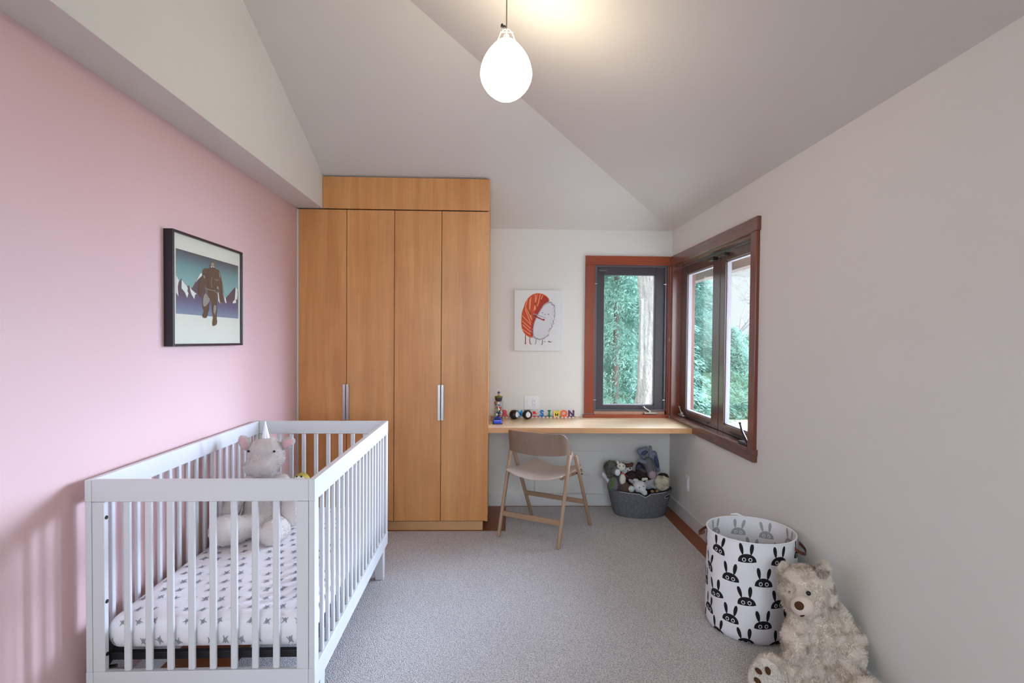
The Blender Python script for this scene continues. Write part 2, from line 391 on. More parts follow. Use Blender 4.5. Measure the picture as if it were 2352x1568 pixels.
# ================================================================ the room
XR, XL, YB, YC, XM = 1.476, -1.4065, 4.554, 3.925, -1.228
ZT, ZM, SLA, SLB = 2.2948, 2.2945, .3827, .3753
YREAR, ZF = -1.9, -.012
struct(box('floor', XL-.2, XR+.2, YREAR-.2, YB+.2, ZF-.1, ZF, M['cork'], bevel=0))
m = MB()
m.box(XR, XR+.17, YREAR-.2, 3.09, ZF, 2.33); m.box(XR, XR+.17, 3.09, 4.49, ZF, .757); m.box(XR, XR+.17, 3.09, 4.49, 2.005, 2.33); m.box(XR, XR+.17, 4.49, YB+.17, 2.02, 2.33); m.box(XR, XR+.17, 4.49, YB+.17, ZF, .75)
struct(m.build('wall_right', M['white_wall']))
m = MB()
m.box(XL-.15, .822, YB, YB+.17, ZF, 2.6); m.box(.822, XR, YB, YB+.17, ZF, .757); m.box(.822, XR, YB, YB+.17, 2.014, 2.33)
struct(m.build('wall_back', M['white_wall']))
struct(box('wall_left', XL-.15, XL, YREAR-.2, YB+.1, ZF, ZM+.02, M['pink_wall'], bevel=0))
m = MB(); m.box(XL-.15, XM, YREAR-.2, YB, ZM, 3.7)
struct(m.build('wall_left_soffit', M['white_wall'], bevel=.003))
m = MB()
m.box(XL-.2, -1.0, YREAR-.16, YREAR, ZF, 3.7); m.box(1.2, XR+.17, YREAR-.16, YREAR, ZF, 3.7); m.box(-1.0, 1.2, YREAR-.16, YREAR, ZF, .85); m.box(-1.0, 1.2, YREAR-.16, YREAR, 2.45, 3.7)
struct(m.build('wall_rear', M['white_wall']))
zA = lambda y: ZT+SLA*(YB-y)
zB = lambda x: ZT+SLB*(XR-x)
hy = lambda x: YB-(XR-x)*SLB/SLA
m = MB()
xa, xb = XL-.15, XR+.17
T = .05
def slab(pts):
    m.add([(x, y, z) for x, y, z in pts]+[(x, y, z+T) for x, y, z in pts], [tuple(range(len(pts)-1, -1, -1)), tuple(range(len(pts), 2*len(pts)))]+[(i, (i+1) % len(pts), (i+1) % len(pts)+len(pts), i+len(pts)) for i in range(len(pts))])
slab([(xb, hy(xb), zB(xb)), (xa, hy(xa), zB(xa)), (xa, YREAR-.16, zB(xa)), (xb, YREAR-.16, zB(xb))])
slab([(xb, hy(xb), zA(hy(xb))), (xb, YB+.17, zA(YB+.17)), (xa, YB+.17, zA(YB+.17)), (xa, hy(xa), zA(hy(xa)))])
struct(m.build('ceiling', M['ceiling']))
# skirting boards
m = MB(); m.box(-.046, XR, YB-.014, YB, ZF, .088)
struct(m.build('baseboard_back', M['white_trim'], bevel=.002))
m = MB(); m.box(XR-.014, XR, YREAR, YB-.014, ZF, .088)
struct(m.build('baseboard_right', M['white_trim'], bevel=.002))
m = MB(); m.box(XL, XL+.014, YREAR, YC+.02, ZF, .088)
struct(m.build('baseboard_left', M['white_trim'], bevel=.002))
# flat access panel on the back wall under the desk
struct(box('trim_1', .34, .913, YB-.012, YB, .096, .45, M['white_wall'], bevel=.002))
struct(box('trim_2', XL, -1.397, YC+.004, YC+.03, ZF, 2.287, M['white_trim'], bevel=.001))

# ---------------------------------------------------------------- window in the back wall
w1 = MB()
w1.box(.745, .822, YB-.02, YB+.004, .765, 2.005)
win1 = struct(w1.build('window_1', M['mahog_z'], bevel=.002))
MB().box(.745, XR-.02, YB-.021, YB+.004, 2.005, 2.08).build('head_trim', M['mahog_x'], win1, bevel=.002)
MB().box(.822, .829, YB, YB+.16, .765, 2.01).box(1.437, 1.445, YB+.01, YB+.16, .765, 2.01).build('jamb', M['mahog_z'], win1)
MB().box(.735, 1.45, YB-.045, YB+.02, .7344, .760).build('sill', M['mahog_x'], win1, bevel=.003)
MB().box(.83, 1.43, YB+.0, YB+.16, .757, .783).build('worn_sill_strip', paint('worn_sill_wood', (176, 128, 104), .5, .25, 40), win1, bevel=.002)
m = MB(); a0, a1, b0, b1 = .829, 1.437, .784, 2.008
m.box(a0, a0+.017, YB+.004, YB+.02, b0, b1); m.box(a1-.017, a1, YB+.004, YB+.02, b0, b1); m.box(a0+.017, a1-.017, YB+.004, YB+.02, b1-.017, b1); m.box(a0+.017, a1-.017, YB+.004, YB+.02, b0, b0+.017)
fr = m.build('screen_frame', M['screen_edge'], win1, bevel=.001)
m = MB(); g0, g1, h0, h1 = .912, 1.347, .832, 1.928; i0, i1, j0, j1 = a0+.015, a1-.015, b0+.015, b1-.015
m.box(i0, g0, YB+.022, YB+.075, j0, j1); m.box(g1, i1, YB+.022, YB+.075, j0, j1); m.box(g0, g1, YB+.022, YB+.075, h1, j1); m.box(g0, g1, YB+.022, YB+.075, j0, h0)
m.build('sash', M['screen'], win1, bevel=.002)
m = MB(); q = .006
m.box(g0, g0+q, YB+.05, YB+.07, h0, h1); m.box(g1-q, g1, YB+.05, YB+.07, h0, h1); m.box(g0, g1, YB+.05, YB+.07, h0, h0+q)
m.build('glazing_bead', M['bead_grey'], win1)
MB().box(g0, g1, YB+.06, YB+.064, h0, h1).build('glass_pane', M['glass'], win1)
for x, z in ((.838, 1.85), (1.42, 1.85), (.838, .88), (1.42, .88)):
    MB().box(x-.012, x+.010, YB-.004, YB+.004, z-.003, z+.003).build('screen_clip', M['steel'], win1, bevel=.001)
MB().box(.86, .925, YB-.002, YB+.006, 1.952, 1.970).build('hinge_bracket', M['screen_edge'], win1, bevel=.002)

def crank(parent, p, d, up=.06, side=(0, 0, 0), mat='nickel'):
    """fold-over casement crank at p, arm running along d"""
    p, d = Vector(p), Vector(d).normalized(); s = Vector((0, 0, 1)).cross(d)
    c = MB(); c.bar(p-d*.05, p+d*.06, .026, .016); c.bar(p+Vector((0, 0, .006)), p+Vector((0, 0, .022)), .02, .02, up=d)
    c.build('crank_base', M[mat], parent, bevel=.003)
    h = MB(); h.tube([p+Vector((0, 0, .018)), p-d*.022+Vector((0, 0, .03)), p-d*.04+Vector((0, 0, up)), p-d*.055+Vector((0, 0, up+.014))], [.006, .0055, .005, .008], 10)
    h.build('crank_handle', M[mat], parent, smooth=True)
crank(win1, (1.30, YB-.012, .771), (1, 0, 0), .04)

# ---------------------------------------------------------------- corner post and window in the right wall
m = MB()
m.box(1.437, XR, YB-.02, YB+.17, .757, 2.006); m.box(XR-.02, XR+.17, 4.475, YB+.17, .757, 2.006)
post = struct(m.build('trim_3', M['mahog_zr'], bevel=.003))
MB().box(1.452, 1.459, YB-.034, YB-.018, .762, 2.0).build('corner_bead', wood('pale_corner_bead', (150, 88, 66), (176, 112, 88), 2, .35), post, bevel=.002)
MB().box(1.448, 1.4525, YB-.032, YB-.020, 1.375, 1.40).build('strike_plate', M['nickel'], post, bevel=.001)
w2 = MB(); w2.box(XR-.02, XR+.004, 3.028, 3.10, .765, 2.0)
win2 = struct(w2.build('window_2', M['mahog_zr'], bevel=.002))
MB().box(XR-.022, XR+.004, 3.018, YB-.021, 2.0, 2.078).build('head_trim', M['mahog_y'], win2, bevel=.002)
MB().box(XR, XR+.16, 3.09, 3.098, .765, 2.0).build('jamb', M['mahog_zr'], win2)
MB().box(XR, XR+.16, 3.09, 4.49, 1.985, 2.006).build('head_jamb', M['mahog_y'], win2)
MB().box(XR-.026, XR+.16, 3.09, 4.48, .745, .768).build('sill', M['mahog_y'], win2, bevel=.003)
MB().box(XR-.022, XR+.004, 3.018, 3.985, .695, .745).build('apron', M['mahog_y'], win2, bevel=.002)
MB().box(XR-.024, XR+.004, 3.012, 3.09, .735, .768).build('sill_horn', M['mahog_y'], win2, bevel=.002)
def sash(y0, y1, gy0, gy1):
    m = MB(); x0, x1, z0, z1, gz0, gz1 = 1.53, 1.575, .77, 1.978, .822, 1.912
    m.box(x0, x1, y0, gy0, z0, z1); m.box(x0, x1, gy1, y1, z0, z1); m.box(x0, x1, gy0, gy1, z0, gz0); m.box(x0, x1, gy0, gy1, gz1, z1)
    s = m.build('sash', M['sash'], win2, bevel=.003)
    b = MB(); q = .007
    b.box(x0+.012, x1-.004, gy0, gy0+q, gz0, gz1); b.box(x0+.012, x1-.004, gy1-q, gy1, gz0, gz1); b.box(x0+.012, x1-.004, gy0, gy1, gz0, gz0+q); b.box(x0+.012, x1-.004, gy0, gy1, gz1-q, gz1)
    b.build('glazing_bead', M['bead_grey'], s)
    MB().box(1.551, 1.555, gy0, gy1, gz0, gz1).build('glass_pane', M['glass'], s)
sash(3.70, 4.475, 3.822, 4.345); sash(3.10, 3.69, 3.165, 3.615)
m = MB()
for y in (3.60, 3.79): m.box(1.495, 1.53, y-.045, y+.045, 1.938, 1.962)
m.build('latch_bracket', M['bronze'], win2, bevel=.003)
crank(win2, (1.508, 4.36, .779), (0, -1, 0), .05)
m = MB(); m.bar((1.515, 4.30, .783), (1.526, 3.92, .790), .014, .006); m.bar((1.52, 4.05, .788), (1.53, 3.86, .793), .018, .008)
m.build('operator_arm', M['bronze'], win2, bevel=.001)
m = MB(); m.bar((1.518, 3.45, .783), (1.526, 3.14, .783), .014, .006); m.bar((1.522, 3.5, .79), (1.53, 3.3, .79), .010, .006)
m.build('operator_arm', M['bronze'], win2, bevel=.001)
m = MB(); m.box(1.462, 1.50, 3.12, 3.235, .768, .785)
m.build('crank_base', M['bronze'], win2, bevel=.004)
MB().tube([(1.482, 3.15, .785), (1.482, 3.175, .80), (1.484, 3.225, .835), (1.486, 3.255, .872), (1.487, 3.265, .885)], [.010, .0095, .0075, .007, .010], 10, squash=(1, .7)).build('crank_handle', M['bronze'], win2, smooth=True)

# unseen window behind the camera, added to let in fill light
m = MB()
for x in (-1.0, .07, 1.14): m.box(x, x+.06, YREAR-.1, YREAR+.01, .85, 2.45)
m.box(-1.0, 1.2, YREAR-.1, YREAR+.01, .85, .91); m.box(-1.0, 1.2, YREAR-.1, YREAR+.01, 2.39, 2.45)
fill_win = struct(m.build('fill_window', M['mahog_x'], bevel=.003))
MB().box(-.94, .07, YREAR-.06, YREAR-.056, .91, 2.39).build('glass_pane', M['glass'], fill_win)
MB().box(.13, 1.14, YREAR-.06, YREAR-.056, .91, 2.39).build('glass_pane', M['glass'], fill_win)

# ---------------------------------------------------------------- rug (a notch is cut out around the wardrobe)
rug = MB().prism([(-1.08, -1.5), (1.347, -1.5), (1.347, 4.487), (.098, 4.487), (.084, 3.914), (-1.08, 3.914)], 2, ZF, 0)
r_ = rug.build('rug', M['carpet'], bevel=.003); tag(r_, 'grey loop-pile carpet rug covering most of the brown floor, cut around the wardrobe', 'rug'); ngon_fix(r_)

# ================================================================ wardrobe
wd = thing('wardrobe', 'tall built-in light fir wardrobe with four plain doors, standing between pink wall and desk', 'wardrobe', (-.72, 4.23, ZF))
m = MB(); m.box(-1.393, -.064, YC+.021, YB-.002, .06, 2.28); m.build('carcass', M['gap'], wd)
MB().prism([(YC+.0205, .058), (YB-.001, .058), (YB-.001, 2.289), (YC+.0205, 2.515)], 0, -.064, -.046).build('side_panel', M['fir'], wd, bevel=.001)
box('plinth', -1.38, -.082, YC+.04, YB-.01, ZF, .06, M['fir_kick'], wd)
box('top_panel', XM+.002, -.0465, YC, YC+.02, 2.2935, 2.517, M['fir'], wd)
sx = [-1.397, -1.057, -.720, -.386, -.046]
for i in range(4):
    d = box('door', sx[i]+.002, sx[i+1]-.002, YC, YC+.02, .069, 2.286, M['fir'], wd, bevel=.001)
    x = sx[1] if i < 2 else sx[3]
    x0, x1 = (x-.021, x-.003) if i in (0, 2) else (x+.003, x+.021)
    MB().box(x0, x1, YC-.024, YC-.018, .798, 1.052).box(x0 if i in (0, 2) else x1-.004, (x0+.004) if i in (0, 2) else x1, YC-.02, YC, .798, 1.052).build('handle', M['steel'], d, bevel=.001)

# ================================================================ desk
dk = thing('desk', 'long pale wood built-in desk board running from wardrobe to the corner window', 'desk', (.71, 4.26, .694))
box('desk_board', -.046, XR-.001, 3.984, YB-.001, .695, .7344, M['desk_top'], dk, bevel=.001)
box('edge_band', -.046, XR-.001, 3.976, 3.984, .695, .7340, M['desk_edge'], dk, bevel=.001)

# ================================================================ folding chair
ch = thing('folding_chair', 'oak folding chair with curved backrest, pushed at an angle to the desk', 'chair', (.3675, 3.913, 0), math.radians(-30.5))
def leg(x, y0, y1, z1, w=.030, d=.024):
    p, q = Vector((x, y0, .011)), Vector((x, y1, z1)); n = (q-p).normalized()
    return MB().tube([p, p+n*.01, q-n*.012, q], [.0125, .015, .0155, .010], 14, squash=(1, .82), up=(1, 0, 0)).tube([p-n*.0095, p], [.011, .0125], 12)
for sx_ in (-1, 1):
    leg(.228*sx_, -.270, -.100, .590).build('leg', M['oak'], ch, smooth=True, world_pts=False)
    leg(.244*sx_, .270, -.034, .578).build('leg', M['oak'], ch, smooth=True, world_pts=False)
MB().bar((-.222, -.222, .155), (.222, -.222, .155), .036, .018, up=(0, 1, 0)).build('stretcher', M['oak_x'], ch, bevel=.004, world_pts=False)
MB().bar((-.246, .163, .205), (.246, .163, .205), .034, .016, up=(0, 1, 0)).build('stretcher', M['oak_x'], ch, bevel=.004, world_pts=False)
def seat_pt(u, v, dz=0):
    y = -.235+.47*v; wdt = .212-.010*v-.03*max(0, (v-.85)/.15)**2
    edge = .02*(2*u-1)**2
    x = (2*u-1)*wdt; y2 = y+(.0 if v > .5 else .03*(2*u-1)**2*(1-2*v))
    z = .432+.034*(2*u-1)**2-.012*math.sin(PI*v)-.006*(v > .9)*(v-.9)/.1
    return (x, y2, z+dz)
def shell(fn, nu, nv, t):
    m = MB(); m.grid(lambda u, v: fn(u, v, 0), nu, nv); m.grid(lambda u, v: fn(u, v, -t), nu, nv); W = nu+1; o = W*(nv+1)
    def e(i): return i
    for i in range(nu): m.f.append((i, i+1, i+1+o, i+o)); m.mi.append(0); k = nv*W+i; m.f.append((k, k+1, k+1+o, k+o)); m.mi.append(0)
    for j in range(nv): a = j*W; b = (j+1)*W; m.f.append((a, b, b+o, a+o)); m.mi.append(0); m.f.append((a+nu, b+nu, b+nu+o, a+nu+o)); m.mi.append(0)
    return m
shell(seat_pt, 20, 16, .010).build('seat', M['oak_seat'], ch, smooth=True, world_pts=False, angle=50, bevel=.002)
for s_ in (-1, 1):
    MB().bar((.194*s_, -.17, .440), (.212*s_, .165, .430), .018, .024).build('seat_rail', M['oak_x'], ch, bevel=.004, world_pts=False)
    MB().tube([(.20*s_, .058, .432), (.262*s_, .058, .432)], .0045, 10).build('pivot_bolt', M['black'], ch, smooth=True, world_pts=False)
def back_pt(u, v, off):
    s = 2*u-1; a = abs(s)
    x = .225*s if a < .9 else .225*s
    x = -.010+.240*math.sin(s*PI/2*.94)/math.sin(PI/2*.94); y = -.205+.15*(a**2.6)
    top = .742-.006*a-(.132*max(0, (a-.62)/.38)**2.4); bot = .580+.012*a+(.0 if a < .84 else -.004*(a-.84)/.16)
    bot = min(bot, top-.03)
    z = bot+(top-bot)*v
    nx, ny = (0, 1); g = 3*PI/8
    nrm = Vector((-s*.55*a, 1, 0)).normalized()
    return (x-nrm.x*off, y+.018*(v-.5)*-1-nrm.y*off, z)
shell(back_pt, 40, 8, .011).build('backrest', M['oak_back'], ch, smooth=True, world_pts=False, angle=50, bevel=.002)
for s_ in (-1, 1):
    MB().bar((.228*s_, -.052, .60), (.229*s_, -.10, .548), .03, .010, up=(1, 0, 0)).build('hinge_plate', M['oak'], ch, bevel=.003, world_pts=False)

# ================================================================ crib
CR = thing('crib', 'white slatted wooden crib in front of the pink wall', 'crib', (-.609, 1.869, 0), .0128)
CW, CL, RT, RB0, RB1 = .759, 1.362, .0735, .168, .243
ztop = .894; t_ = .022
B = lambda n, x0, x1, y0, y1, z0, z1, bv=.002: MB().box(x0, x1, y0, y1, z0, z1).build(n, M['crib_white'], CR, bevel=bv, world_pts=False)
for x0 in (-t_, -CW):                       # the two long sides
    B('top_rail', x0, x0+t_, 0, CL, ztop-RT, ztop); B('bottom_rail', x0, x0+t_, 0, CL, RB0, RB1)
    B('corner_post', x0+.001, x0+t_-.001, .0005, .046, RB1, ztop-RT); B('corner_post', x0+.001, x0+t_-.001, CL-.046, CL-.0005, RB1, ztop-RT)
    for k in range(17):
        y = .046+(CL-.092)*(k+1)/18; B('slat', x0+.004, x0+.018, y-.0105, y+.0105, RB1, ztop-RT, .005)
for y0 in (0, CL-t_):                       # the two ends
    B('top_rail', -CW+t_+.0006, -t_-.0006, y0+.0008, y0+t_, ztop-RT, ztop-.0005); B('bottom_rail', -CW+t_+.0006, -t_-.0006, y0+.0008, y0+t_, RB0, RB1)
    B('corner_post', -CW+t_+.0006, -CW+t_+.040, y0+.0012, y0+t_, RB1, ztop-RT-.001); B('corner_post', -t_-.040, -t_-.0006, y0+.0012, y0+t_, RB1, ztop-RT-.001)
    for k in range(8):
        x = -CW+t_+.040+(CW-2*t_-.08)*(k+1)/9; B('slat', x-.0115, x+.0115, y0+.004, y0+.018, RB1, ztop-RT, .005)
for sx_, lx in ((-1, -CW+.003), (1, -.003)):
    for sy_, ly in ((1, .10), (-1, CL-.10)):
        a = lx-sx_*.058; b_ = lx-sx_*.046
        x0, x1 = sorted((lx, a)); X0, X1 = sorted((lx, b_)); h0_, h1_ = (0, RB0)
        zf = .0 if lx > -.4 else ZF
        m = MB(); m.hexa([(X0, ly-.020, zf), (X1, ly-.020, zf), (X1, ly+.020, zf), (X0, ly+.020, zf)], [(x0, ly-.030, RB0), (x1, ly-.030, RB0), (x1, ly+.030, RB0), (x0, ly+.030, RB0)])
        m.build('leg', M['crib_white'], CR, bevel=.003, world_pts=False)
for z in (.765, .480, .300):
    MB().tube([(-CW+t_+.016, .0225, z), (-CW+t_+.016, .026, z)], .0065, 12).tube([(-CW+t_+.0395, .012, z), (-CW+t_+.0425, .012, z)], .0065, 12).build('bolt', M['black_metal'], CR, smooth=True, world_pts=False)
m = MB()
x0, x1, y0, y1 = -CW+.035, -.035, .04, CL-.04
for a in ((x0, x1, y0, y0+.022), (x0, x1, y1-.022, y1), (x0, x0+.022, y0+.022, y1-.022), (x1-.022, x1, y0+.022, y1-.022)): m.box(a[0], a[1], a[2], a[3], .262, .287)
for k in range(1, 10): y = y0+(y1-y0)*k/10; m.bar((x0+.01, y, .284), (x1-.01, y, .284), .010, .004)
m.build('mattress_support', M['black_metal'], CR, bevel=.002, world_pts=False)
for bx in (x0+.012, x1-.012):
    for by in (y0+.012, y1-.012):
        MB().tube([(bx, by, .35), (bx, by, .262), (bx+(-.012 if bx < -.4 else .012), by, .232), (bx-(-.02 if bx < -.4 else .02), by, .236)], [.007, .010, .009, .006], 10).build('support_hook', M['black_metal'], CR, smooth=True, world_pts=False)

# mattress with a fitted printed sheet
MT = dict(x0=-.730, x1=-.030, y0=.030, y1=1.332, z0=.288, z1=.410, r=.056)
def wrink(x, y): return .0022*math.sin(x*23+y*9+2*math.sin(y*5))+.0018*math.sin(x*11-y*31+1)+.003*math.sin(x*7+1)*math.sin(y*6)
def matt(x, y, z, off=0):
    r = MT['r']; ix = min(max(x, MT['x0']+r), MT['x1']-r); iy = min(max(y, MT['y0']+r), MT['y1']-r); iz = min(max(z, MT['z0']+r), MT['z1']-r)
    d = Vector((x-ix, y-iy, z-iz)); d = d.normalized()*(r+off) if d.length > 1e-6 else d
    p = Vector((ix, iy, iz))+d
    k = max(0, min(1, d.z/r)); p.z += wrink(p.x, p.y)*k
    return p
m = MB(); m.mat(M['sheet'])
X0, X1, Y0, Y1, Z0, Z1 = (MT[k] for k in ('x0', 'x1', 'y0', 'y1', 'z0', 'z1'))
m.grid(lambda u, v: matt(X0+(X1-X0)*u, Y0+(Y1-Y0)*v, Z1), 46, 80); m.grid(lambda u, v: matt(X0+(X1-X0)*u, Y0+(Y1-Y0)*v, Z0), 12, 20)
m.grid(lambda u, v: matt(X0+(X1-X0)*u, Y0, Z0+(Z1-Z0)*v), 46, 12); m.grid(lambda u, v: matt(X0+(X1-X0)*u, Y1, Z0+(Z1-Z0)*v), 46, 12)
m.grid(lambda u, v: matt(X0, Y0+(Y1-Y0)*u, Z0+(Z1-Z0)*v), 80, 12); m.grid(lambda u, v: matt(X1, Y0+(Y1-Y0)*u, Z0+(Z1-Z0)*v), 80, 12)
m.mat(M['sheet_print'])
def wrap(u, v):   # v = 0 at the top front edge line, negative runs down the front face
    if v < 0: return matt(u, Y0, Z1+v, .0024)
    return matt(u, Y0+v, Z1, .0024)
fig = [[(-.36, -.05), (-.2, -.34), (.2, -.32), (.34, .0), (.26, .30), (-.2, .32)], [(.62*math.cos(k*PI/5)*.34, .42+.2*math.sin(k*PI/5)) for k in range(10)], [(-.3, .1), (-.62, .62), (-.52, .68), (-.16, .22)], [(.14, .2), (.42, .72), (.52, .66), (.3, .06)],
       [(-.24, -.1), (-.56, -.6), (-.46, -.66), (-.06, -.26)], [(.06, -.26), (.3, -.66), (.42, -.6), (.26, -.06)]]
for j in range(19):
    for i in range(12):
        cu = X0+.035+(X1-X0-.07)*(i+.5*(j % 2))/11.5+R.uniform(-.004, .004); cv = -.078+.0735*j+R.uniform(-.004, .004)
        if cu > X1-.03: continue
        a = R.uniform(-.6, .6)+(PI if R.random() < .5 else 0); s = .023*R.uniform(.85, 1.15)
        for poly in fig:
            m.decal(wrap, [(cu+s*(x*math.cos(a)-y*math.sin(a))*.8, cv+s*(x*math.sin(a)+y*math.cos(a))) for x, y in poly], 2)
mt = m.build('crib_mattress', None, None, smooth=True, angle=60)
mt.location = (-.609, 1.869, 0); mt.rotation_euler = (0, 0, .0128)
tag(mt, 'crib mattress in a white fitted sheet printed with small grey figures', 'mattress')

# ================================================================ pendant lamp
PX, PY, K = .036, 2.25, 2.25/2.4
PZ = 1.373+(2.413-1.373)*K
pend = thing('pendant_lamp', 'lit white drop-shaped glass pendant lamp hanging on a cord from the sloped ceiling', 'lamp', (PX, PY, PZ))
s_ = .000305*K
prof = [(.0001, 1450), (60, 1444), (130, 1425), (240, 1352), (325, 1250), (365, 1150), (373, 1060), (350, 950), (310, 850), (250, 760), (200, 700), (165, 660), (120, 622), (80, 600), (36, 592)]
MB().lathe([(r*s_, (1450-y)*s_) for r, y in prof], (PX, PY, PZ), 48).build('glass_shade', M['lamp'], pend, smooth=True, sub=1)
zt = lambda y: PZ+(1450-y)*s_
cordw = paint('white_cord', (236, 232, 224), .7); cordg = paint('grey_cord', (120, 112, 100), .7)
MB().tube([(PX, PY, zt(590)), (PX, PY, zt(450))], .0035, 10).tube([(PX, PY, zt(614)), (PX, PY, zt(590))], .011, 16).build('lamp_stem', M['plastic_white'], pend, smooth=True)
for dx in (-1, 1):
    MB().tube([(PX+dx*.038*K/.94, PY, zt(625)), (PX+dx*.024, PY, zt(500)), (PX+dx*.014, PY, zt(455)), (PX, PY, zt(435))], .0022, 8).build('sling_cord', cordw, pend, smooth=True)
    MB().tube([(PX+dx*.007, PY-.008, zt(500)), (PX+dx*.024, PY-.03, zt(545))], .002, 8).tube([(PX+dx*.007, PY+.008, zt(500)), (PX+dx*.02, PY+.034, zt(610))], .002, 8).build('sling_cord', cordw, pend, smooth=True)
MB().tube([(PX, PY, zt(500)), (PX, PY, zB(PX)+.005)], .0025, 8).build('cord', cordg, pend, smooth=True)
MB().ball((PX-.018, PY-.004, zt(405)), (.006, .006, .009)).ball((PX-.009, PY-.004, zt(418)), (.007, .006, .006)).build('cord_lock', M['black'], pend, smooth=True)
MB().lathe([(.045, -.02), (.045, .02), (.02, .02)], (PX, PY, zB(PX)), 24).build('ceiling_rose', M['plastic_white'], pend, smooth=True)
BIG={'rect':[(2.409,1.75),(2.981,1.762),(2.968,1.482),(2.399,1.47)],'inner':[(2.396,1.787),(2.999,1.819),(2.987,1.311),(2.387,1.321)],'mount':[(2.402,1.546),(2.402,1.608),(2.407,1.623),(2.422,1.61),(2.445,1.632),(2.479,1.601),(2.506,1.606),(2.528,1.596),(2.594,1.669),(2.613,1.666),(2.672,1.609),(2.756,1.617),(2.8,1.594),(2.84,1.577),(2.942,1.643),(2.973,1.62),(2.97,1.543),(2.402,1.522)],'snow1':[(2.403,1.641),(2.424,1.62),(2.416,1.592),(2.421,1.55),(2.403,1.567)],'snow2':[(2.446,1.627),(2.466,1.612),(2.486,1.602),(2.494,1.593),(2.49,1.58),(2.499,1.571),(2.488,1.55),(2.47,1.573),(2.445,1.588)],'snow3':[(2.508,1.606),(2.524,1.59),(2.551,1.579),(2.567,1.574),(2.553,1.569),(2.546,1.549),(2.523,1.568),(2.514,1.584)],'snow4':[(2.945,1.644),(2.964,1.628),(2.967,1.599),(2.96,1.574),(2.945,1.579),(2.951,1.559),(2.91,1.553),(2.914,1.562),(2.935,1.576)],'snow5':[(2.814,1.589),(2.834,1.579),(2.846,1.552),(2.837,1.549),(2.823,1.567)],'snow6':[(2.595,1.669),(2.613,1.676),(2.613,1.663),(2.579,1.642),(2.556,1.624)],'snow7':[(2.756,1.601),(2.767,1.591),(2.773,1.564),(2.783,1.542),(2.762,1.557)],'body':[(2.689,1.736),(2.709,1.743),(2.725,1.74),(2.732,1.724),(2.733,1.71),(2.768,1.711),(2.784,1.697),(2.792,1.671),(2.806,1.639),(2.809,1.605),(2.807,1.577),(2.811,1.555),(2.794,1.54),(2.778,1.547),(2.775,1.575),(2.767,1.618),(2.754,1.633),(2.743,1.6),(2.751,1.573),(2.748,1.54),(2.753,1.507),(2.745,1.474),(2.753,1.444),(2.734,1.433),(2.705,1.429),(2.705,1.451),(2.713,1.473),(2.698,1.504),(2.7,1.537),(2.695,1.555),(2.682,1.549),(2.672,1.527),(2.679,1.511),(2.662,1.489),(2.661,1.478),(2.649,1.465),(2.614,1.467),(2.614,1.482),(2.629,1.498),(2.615,1.515),(2.612,1.536),(2.622,1.573),(2.642,1.591),(2.635,1.627),(2.622,1.599),(2.613,1.578),(2.598,1.556),(2.579,1.575),(2.577,1.585),(2.584,1.622),(2.613,1.658),(2.616,1.687),(2.633,1.702),(2.663,1.704),(2.681,1.706),(2.683,1.722)],'thigh':[(2.642,1.588),(2.657,1.574),(2.687,1.557),(2.662,1.534),(2.634,1.517),(2.618,1.526),(2.62,1.563)],'shin':[(2.721,1.535),(2.74,1.531),(2.74,1.509),(2.726,1.484),(2.713,1.508)],'head':[(2.691,1.733),(2.709,1.74),(2.724,1.736),(2.728,1.724),(2.688,1.719)],'eye1':[(2.688,1.716),(2.704,1.72),(2.704,1.715),(2.694,1.712)],'eye2':[(2.71,1.721),(2.726,1.72),(2.721,1.715),(2.712,1.716)],'arm':[(2.768,1.706),(2.781,1.692),(2.783,1.67),(2.774,1.674)],'line1':[(2.642,1.609),(2.688,1.603),(2.738,1.606),(2.738,1.603),(2.688,1.6),(2.64,1.605)],'arml':[(2.618,1.667),(2.638,1.665),(2.637,1.648),(2.628,1.657)]}
